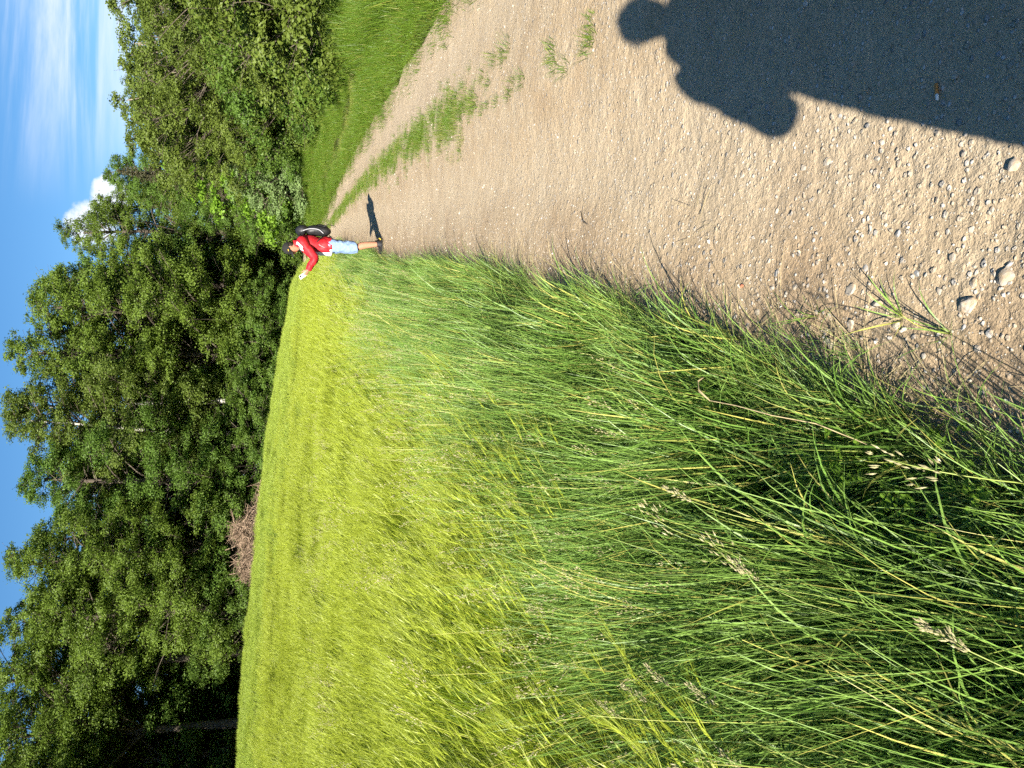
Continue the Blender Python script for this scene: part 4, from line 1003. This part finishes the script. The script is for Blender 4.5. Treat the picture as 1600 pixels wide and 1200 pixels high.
def person(name, label, loc, rz, J, k, st):
    """J joints in local space (x right, y forward, z up); k overall size"""
    root = empty(name, loc, rz); tag(root, label, 'person')
    g = Geo()
    c = J['spine']                                              # pelvis, waist, chest, shoulders, neck
    add_tube(g, [c[0] - np.array([0, 0, .09 * k]), c[0], c[1], c[2], c[3], c[3] + np.array([0, .0, .03])], np.array([.12, .165, .150, .175, .14, .06]) * k, 20, ref=(1, 0, 0), ry=np.array([.10, .12, .105, .115, .085, .055]) * k)
    hc, hd = np.asarray(J['head'], float), unit(J['head_up']); fw = unit(np.cross(hd, (1, 0, 0))); fw = fw if fw[1] > 0 else -fw
    limb(g, [c[3] - np.array([0, 0, .02]), c[3] * .45 + (hc - hd * .09) * .55, hc - hd * .05 - fw * .01], np.array([.066, .054, .056]) * k, 6, 14)
    hz = np.array([-.125, -.11, -.085, -.05, 0, .045, .085, .11, .122]); hw = np.array([.012, .034, .050, .064, .074, .078, .068, .044, .012]); hdp = np.array([.012, .034, .056, .078, .092, .096, .084, .052, .014]); ho = np.array([.062, .052, .034, .016, .006, .0, -.004, -.006, -.006])
    add_tube(g, [hc + hd * z * k + fw * o * k for z, o in zip(hz, ho)], hw * k, 20, ref=(1, 0, 0), ry=hdp * k)
    add_tube(g, [hc + fw * .088 * k + hd * .018 * k, hc + fw * .106 * k - hd * .012 * k, hc + fw * .112 * k - hd * .030 * k, hc + fw * .090 * k - hd * .040 * k], np.array([.008, .010, .014, .010]) * k, 8)
    for s in (-1, 1):
        e = hc + np.array([s * .077 * k, 0, 0]) - fw * .010 * k; add_tube(g, [e - hd * .028 * k, e - hd * .01 * k + np.array([s * .006, 0, 0]), e + hd * .02 * k + np.array([s * .01, 0, 0]), e + hd * .03 * k], np.array([.006, .010, .012, .006]) * k, 8)
    for L in ('l', 'r'):
        sh, el, wr = J['arm_' + L]; limb(g, [sh, (sh + el) / 2, el, (el * .6 + wr * .4), wr], np.array([.062, .052, .042, .042, .027]) * k)
        hp, kn, an, toe = J['leg_' + L]; limb(g, [hp, hp * .5 + kn * .5, kn, kn * .6 + an * .4 + np.array([0, -.015, 0]), an], np.array([.088, .080, .058, .060, .038]) * k, 18)
        add_tube(g, [an + np.array([0, -.045, -.045]) * k, an + np.array([0, .0, -.03]) * k, (an * .6 + toe * .4) * [1, 1, 0] + np.array([0, 0, .040 * k]), (an * .3 + toe * .7) * [1, 1, 0] + np.array([0, 0, .030 * k])], np.array([.03, .034, .030, .018]) * k, 10, ref=(1, 0, 0), ry=np.array([.028, .034, .020, .010]) * k)
        hand(g, wr, J['hand_' + L][0], J['hand_' + L][1], -1 if L == 'l' else 1, k, J['hand_' + L][2])
    body = link('body', g.mesh('body', [MATS['skin']], True), root)
    m = body.modifiers.new('remesh', 'REMESH'); m.mode = 'VOXEL'; m.voxel_size = .0065; m.use_smooth_shade = True
    m = body.modifiers.new('smooth', 'SMOOTH'); m.factor = .5; m.iterations = 2
    for s in (-1, 1):
        g = Geo(); e = hc + fw * .089 * k + np.array([s * .032 * k, 0, 0]) + hd * .010 * k; add_tube(g, [e - fw * .006, e, e + fw * .006 * k], np.array([.008, .012, .006]) * k, 8, ref=(1, 0, 0), ry=np.array([.005, .007, .004]) * k); link('eye', g.mesh('eye', [MATS['eye']], True), root)
    g = Geo(); e = hc + fw * .083 * k - hd * .066 * k; add_tube(g, [e - np.array([.024 * k, 0, 0]) - fw * .006, e + fw * .007 * k, e + np.array([.024 * k, 0, 0]) - fw * .006], np.array([.004, .007, .004]) * k, 8); link('mouth', g.mesh('mouth', [MATS['red_jacket']], True), root)
    g = Geo(); hz2 = np.array([-.06, -.02, .03, .075, .11, .128]); add_tube(g, [hc + hd * z * k - fw * o * k for z, o in zip(hz2, (.040, .034, .026, .016, .008, .006))], np.array([.052, .070, .083, .075, .050, .012]) * k, 20, ref=(1, 0, 0), ry=np.array([.052, .068, .078, .082, .060, .014]) * k); link('hair', g.mesh('hair', [MATS['hair']], True), root)
    # jacket: open down the front, with sleeves
    def shell(P, R, RY, a0, a1, sides=34):
        P = np.asarray(P, float); th = np.radians(np.linspace(a0, a1, sides)); rng = np.random.default_rng(3)
        W = 1 + .025 * np.sin(th[None] * 5 + np.arange(len(P))[:, None] * 1.9) + .012 * np.sin(th[None] * 11 + np.arange(len(P))[:, None] * 4.1)
        V = P[:, None] + np.stack([np.asarray(R)[:, None] * W * np.cos(th), np.asarray(RY)[:, None] * W * np.sin(th), np.zeros((len(P), sides))], -1)
        i = np.arange(len(P) - 1)[:, None] * sides; j = np.arange(sides - 1)[None]
        return V.reshape(-1, 3), np.stack([i + j, i + j + 1, i + sides + j + 1, i + sides + j], -1).reshape(-1, 4)
    n = 16; SP = smooth_path([c[0] - np.array([0, 0, .05 * k]), c[0] + np.array([0, 0, .05 * k]), c[1], c[2], c[3] - np.array([0, 0, .035 * k]), c[3] + np.array([0, 0, .005]), c[3] + np.array([0, .015, .05 * k])], n)
    rad = lambda a: smooth_path(np.stack([a, a, a], -1), n)[:, 0] * k
    RX, RYY = rad(np.array([.195, .195, .185, .205, .185, .135, .088])), rad(np.array([.150, .152, .148, .150, .125, .100, .086]))
    g = Geo(); V, F = shell(SP, RX, RYY, *st['open']); g.add(V, F)
    for L in ('l', 'r'):
        sh, el, wr = J['arm_' + L]; inn = sh + np.array([.07 if L == 'l' else -.07, 0, .0]) * k
        P, R = limb(g, [inn, sh, (sh + el) / 2, el, (el + wr) / 2, wr - unit(wr - el) * .005], np.array([.085, .082, .070, .062, .056, .046]) * k, 22, 16)
    jk = link('jacket', g.mesh('jacket', [MATS[st['jacket']]], True), root); folds(jk, .035, .075, 1); m = jk.modifiers.new('thick', 'SOLIDIFY'); m.thickness = .006; m.offset = 1
    g = Geo(); n2 = 9; Q = SP[:13]; add_tube(g, Q + np.array([0, .022, -.02]) * np.linspace(1, 0, 13)[:, None], RX[:13] * .93, 26, ref=(1, 0, 0), ry=RYY[:13] * .96); folds(link('shirt', g.mesh('shirt', [MATS['white_shirt']], True), root), .02, .07, 1)
    # shorts or trousers
    g = Geo(); add_tube(g, [c[0] - np.array([0, 0, .10 * k]), c[0] - np.array([0, 0, .04 * k]), c[0] + np.array([0, 0, .07 * k])], np.array([.15, .180, .168]) * k, 22, ref=(1, 0, 0), ry=np.array([.11, .135, .125]) * k)
    for L in ('l', 'r'):
        hp, kn, an, toe = J['leg_' + L]; lo = kn + (an - kn) * st['leg'] ; P = [hp + np.array([0, 0, .05 * k]), hp, hp * .5 + kn * .5, kn * .97 + hp * .03] + ([kn * .5 + lo * .5, lo] if st['leg'] > .3 else [lo])
        limb(g, P, np.array([.10, .112, .105, .098] + ([.082, .072] if st['leg'] > .3 else [.098])) * k, 18, 16)
    lw = link(st['lower'], g.mesh(st['lower'], [MATS[st['lower_mat']]], True), root)
    m = lw.modifiers.new('remesh', 'REMESH'); m.mode = 'VOXEL'; m.voxel_size = .009; m.use_smooth_shade = True; folds(lw, .040, .085)
    for L in ('l', 'r'):
        hp, kn, an, toe = J['leg_' + L]; g = Geo(); z0 = np.array([0, 0, 1.0]) * k
        add_tube(g, [an + z0 * .035, an + np.array([0, -.005, -.01]) * k, an + np.array([0, .0, -.05]) * k, an + np.array([0, 0, -.068]) * k], np.array([.046, .050, .052, .050]) * k, 14, ref=(1, 0, 0), ry=np.array([.050, .062, .068, .066]) * k)
        fo = unit((toe - an) * [1, 1, 0]); b = an * [1, 1, 0] + np.array([0, 0, .034]) * k
        add_tube(g, [b - fo * .085 * k, b - fo * .06 * k, b + fo * .03 * k, b + fo * .11 * k, b + fo * .165 * k, b + fo * .185 * k], np.array([.026, .042, .046, .050, .042, .02]) * k, 14, ref=np.cross(fo, (0, 0, 1)), ry=np.array([.022, .032, .042, .032, .024, .012]) * k)
        sh = link('shoe', g.mesh('shoe', [MATS['shoe_black']], True), root)
        g = Geo(); b2 = b * [1, 1, 0] + np.array([0, 0, .011]); add_tube(g, [b2 - fo * .088 * k, b2 - fo * .06 * k, b2 + fo * .03 * k, b2 + fo * .11 * k, b2 + fo * .165 * k, b2 + fo * .19 * k], np.array([.024, .044, .047, .052, .044, .02]) * k, 14, ref=np.cross(fo, (0, 0, 1)), ry=np.full(6, .011)); link('sole', g.mesh('sole', [MATS['black_cloth']], True), sh)
        if st.get('marks'):
            g = Geo(); add_tube(g, [b - fo * .082 * k + z0 * .004, b - fo * .088 * k + z0 * .03], [.024, .02], 8, ry=[.012, .010]); link('heel_patch', g.mesh('heel_patch', [MATS['yellow_mark']], True), sh)
    return root, hc, hd, fw
def slab(name, mat, w, h, t):
    bm = bmesh.new(); bmesh.ops.create_cube(bm, size=1)
    for v in bm.verts: v.co = Vector((v.co.x * w, v.co.y * h, v.co.z * t))
    bmesh.ops.bevel(bm, geom=[e for e in bm.edges], offset=t * .4, segments=2, affect='EDGES'); me = bpy.data.meshes.new(name); bm.to_mesh(me); bm.free(); me.materials.append(MATS[mat]); return me

A_ = lambda *v: np.array(v, float)
def build_hiker():
    x, y = 2.43, 13.58; z = float(track_z(x, y)) - .004; rz = math.radians(90)
    J = dict(spine=[A_(0, .06, .93), A_(0, .07, 1.07), A_(0, .035, 1.27), A_(0, .03, 1.40)], head=A_(0, .115, 1.555), head_up=A_(0, .34, 1),
        arm_l=(A_(-.185, .02, 1.375), A_(-.235, .31, 1.17), A_(-.17, .505, 1.275)), arm_r=(A_(.185, .02, 1.375), A_(.22, .24, 1.15), A_(.06, .44, 1.25)),
        hand_l=(A_(.25, .8, .45), A_(.6, -.1, .5), .6), hand_r=(A_(-.5, .7, .4), A_(-.5, 0, .6), .6),
        leg_l=(A_(-.092, .06, .90), A_(-.10, .075, .49), A_(-.105, .0, .085), A_(-.13, .15, .03)), leg_r=(A_(.092, .05, .90), A_(.105, .05, .49), A_(.11, -.05, .085), A_(.14, .10, .03)))
    root, hc, hd, fw = person('person', 'person in red jacket, denim shorts and black cap looking at a phone by the grass', (x, y, z), rz, J, 1.0,
        dict(open=(128, 412), jacket='red_jacket', leg=.06, lower='shorts', lower_mat='denim', marks=True))
    # white flashes over shoulder and collar
    for L, s in (('l', -1), ('r', 1)):
        sh, el, wr = J['arm_' + L]
        g = Geo(); add_tube(g, smooth_path([A_(s * .055, .055, 1.462), A_(s * .12, .045, 1.452), sh + A_(s * .035, .045, .072), sh + (el - sh) * .35 + A_(s * .045, .03, .058)], 10), np.full(10, .020), 8, ref=(0, 1, 0), ry=np.full(10, .007)); link('white_stripe', g.mesh('white_stripe', [MATS['white_shirt']], True), root)
        g = Geo(); add_tube(g, smooth_path([A_(s * .172, -.02, 1.18), A_(s * .19, .07, 1.10), A_(s * .19, .12, 1.0)], 8), np.full(8, .005), 6); link('piping', g.mesh('piping', [MATS['grey_webbing']], True), root)
    g = Geo(); n = 20; th = np.radians(np.linspace(110, 430, n))
    V = np.concatenate([np.stack([.074 * np.cos(th), .045 + .074 * np.sin(th), np.full(n, 1.44)], -1), np.stack([.066 * np.cos(th), .055 + .068 * np.sin(th), 1.505 - .02 * np.sin(th)], -1)])
    j = np.arange(n - 1); g.add(V, np.stack([j, j + 1, n + j + 1, n + j], -1)); cl = link('collar', g.mesh('collar', [MATS['red_jacket']], True), root); m = cl.modifiers.new('thick', 'SOLIDIFY'); m.thickness = .006
    # cap with peak
    cap = Geo(); hz2 = np.array([.020, .035, .07, .105, .132, .146]); add_tube(cap, [hc + hd * q - fw * .004 for q in hz2], np.array([.087, .090, .086, .070, .042, .008]), 24, ref=(1, 0, 0), ry=np.array([.105, .108, .102, .084, .050, .010]))
    co = link('cap', cap.mesh('cap', [MATS['black_cloth']], True), root)
    g = Geo(); a = np.radians(np.linspace(-62, 62, 15)); rr = np.array([0, .5, 1.0])
    V = np.array([hc + hd * (.030 - .018 * r * r - .018 * math.sin(q) ** 2) + np.array([math.sin(q) * (.088 + .0 * r), 0, 0]) + fw * (math.cos(q) * .104 + r * .078 * math.cos(q) ** .6) for r in rr for q in a])
    i = np.arange(2)[:, None] * 15; j = np.arange(14)[None]; g.add(V, np.stack([i + j, i + j + 1, i + 15 + j + 1, i + 15 + j], -1).reshape(-1, 4)); pk = link('peak', g.mesh('peak', [MATS['black_cloth']], True), co); m = pk.modifiers.new('thick', 'SOLIDIFY'); m.thickness = .005
    g = Geo(); e = hc + hd * .055 + np.array([-.080, 0, 0]) + fw * .035; add_tube(g, [e - fw * .02, e, e + fw * .022], [.004, .008, .005], 6, ref=hd); link('badge', g.mesh('badge', [MATS['yellow_mark']], True), co)
    # phone, held in both hands
    o = link('phone', slab('phone', 'phone_pale', .075, .150, .009), None); M = Matrix.Translation((x, y, z)) @ Matrix.Rotation(rz, 4, 'Z') @ Matrix.Translation((-.155, .60, 1.355)) @ Matrix.Rotation(math.radians(25), 4, 'Z') @ Matrix.Rotation(math.radians(48), 4, 'X') @ Matrix.Rotation(math.radians(38), 4, 'Y')
    o.matrix_world = M; tag(o, 'pale smartphone held out by the person in the red jacket', 'phone')
    sc_ = link('screen', slab('screen', 'phone_dark', .068, .142, .002), o); sc_.location = (0, 0, .0045)
    cm = link('camera_bump', slab('camera_bump', 'phone_dark', .028, .028, .003), o); cm.location = (-.018, .053, -.0055)
    # backpack
    bp = empty('backpack', (x + .19, y, z + .90), rz); tag(bp, 'black backpack with grey straps on the back of the person in red', 'backpack')
    def lobe(nm, zs, rx, ry, y0, mat, par=bp):
        g = Geo(); add_tube(g, [(0, q, w - .90) for w, q in zip(zs, y0)], rx, 22, ref=(1, 0, 0), ry=ry); o = link(nm, g.mesh(nm, [MATS[mat]], True), par); folds(o, .022, .06, 1); return o
    yo = .19
    lobe('main_compartment', [.91, .93, 1.0, 1.12, 1.22, 1.29, 1.31], [.06, .115, .135, .14, .135, .11, .05], [.035, .070, .092, .098, .092, .070, .03], [q + yo for q in (-.155, -.175, -.195, -.20, -.195, -.18, -.17)], 'black_nylon')
    lobe('lid_pocket', [1.285, 1.30, 1.35, 1.41, 1.45, 1.465], [.07, .125, .14, .13, .09, .04], [.05, .085, .098, .090, .060, .03], [q + yo for q in (-.175, -.19, -.195, -.18, -.16, -.15)], 'black_nylon')
    lobe('front_pocket', [.95, .97, 1.05, 1.15, 1.19], [.05, .085, .10, .085, .04], [.02, .04, .05, .04, .015], [q + yo for q in (-.245, -.255, -.265, -.26, -.25)], 'black_cloth')
    for s in (-1, 1):
        g = Geo(); add_tube(g, smooth_path([(s * .085, -.09 + yo, .10), (s * .175, -.03 + yo, .18), (s * .15, .13 + yo, .32), (s * .105, .135 + yo, .46), (s * .095, .03 + yo, .555), (s * .08, -.09 + yo, .52)], 22), np.full(22, .022), 8, ref=(1, 0, 0), ry=np.full(22, .008)); link('shoulder_strap', g.mesh('shoulder_strap', [MATS['black_nylon']], True), bp)
        g = Geo(); add_tube(g, smooth_path([(s * .138, -.13 + yo, .12), (s * .150, -.19 + yo, .20), (s * .145, -.20 + yo, .34), (s * .145, -.16 + yo, .46)], 10), np.full(10, .008), 6); link('compression_strap', g.mesh('compression_strap', [MATS['grey_webbing']], True), bp)
    g = Geo(); add_tube(g, smooth_path([(-.09, -.22 + yo, .16), (-.12, -.285 + yo, .06), (-.10, -.28 + yo, -.03), (-.10, -.27 + yo, -.09)], 8), np.full(8, .006), 5); link('loose_strap', g.mesh('loose_strap', [MATS['black_nylon']], True), bp)
    g = Geo(); add_tube(g, smooth_path([(-.12, -.10 + yo, .02), (-.16, -.04 + yo, -.03), (-.165, .03 + yo, -.06), (-.16, -.03 + yo, -.12)], 10), np.full(10, .012), 6); link('hip_strap', g.mesh('hip_strap', [MATS['black_nylon']], True), bp)
build_hiker()

def build_photographer():
    # stands where the picture was taken; only the shadow shows
    k = 1.075; x0, y0 = .02, -.24
    S = lambda *v: A_(*v) * k
    J = dict(spine=[S(0, .0, .93), S(0, .0, 1.07), S(0, .0, 1.29), S(0, .0, 1.43)], head=S(0, .03, 1.60), head_up=A_(0, .12, 1),
        arm_l=(S(-.185, 0, 1.405), A_(-.262, .08, 1.180), A_(-.105, .175, 1.425)), arm_r=(S(.185, 0, 1.405), A_(.30, .10, 1.25), A_(.075, .175, 1.425)),
        hand_l=(A_(.55, .1, .75), A_(.8, .2, -.3), .35), hand_r=(A_(-.55, .1, .75), A_(-.8, .2, -.3), .35),
        leg_l=(S(-.095, 0, .90), S(-.115, .02, .49), S(-.125, -.02, .085), S(-.15, .14, .03)), leg_r=(S(.095, 0, .90), S(.115, .02, .49), S(.125, -.02, .085), S(.15, .14, .03)))
    person('person', 'person taking the photograph, seen only as the long dark shadow on the track', (x0, y0, float(track_z(x0, y0)) - .005), 0, J, k, dict(open=(95, 445), jacket='grey_jacket', leg=.92, lower='trousers', lower_mat='dark_trousers'))
    ph = [q for q in COL.objects if q.get('label', '').startswith('person taking')][0]
    g = Geo(); add_tube(g, [A_(0, -.01, 1.50), A_(0, -.008, 1.56), A_(0, .0, 1.62)], [.125, .098, .088], 18, ref=(1, 0, 0), ry=[.11, .10, .092], cap=False); m = link('collar', g.mesh('collar', [MATS['grey_jacket']], True), ph).modifiers.new('thick', 'SOLIDIFY'); m.thickness = .008
    rng = np.random.default_rng(17); hc = S(0, .03, 1.60); u = rng.normal(0, 1, (420, 3)); u[:, 2] = np.abs(u[:, 2]) + .1; u[:, 1] -= .4; u /= np.linalg.norm(u, axis=1)[:, None]
    g = Geo(); spikelets(g, rng, hc + u * A_(.078, .085, .125) * k, u * A_(1, 1, .5) + rng.normal(0, .5, (420, 3)), rng.uniform(.02, .05, 420), .008, np.zeros(420)); link('hair_tuft', g.mesh('hair_tuft', [MATS['hair']]), ph)
    o = link('phone', slab('phone', 'phone_dark', .074, .150, .009), None)
    o.matrix_world = Matrix.Translation((0, -.022, CAM_H - .045)) @ Matrix.Rotation(math.radians(90) - PITCH, 4, 'X'); tag(o, 'dark phone held up by the person whose shadow lies on the track', 'phone')
build_photographer()
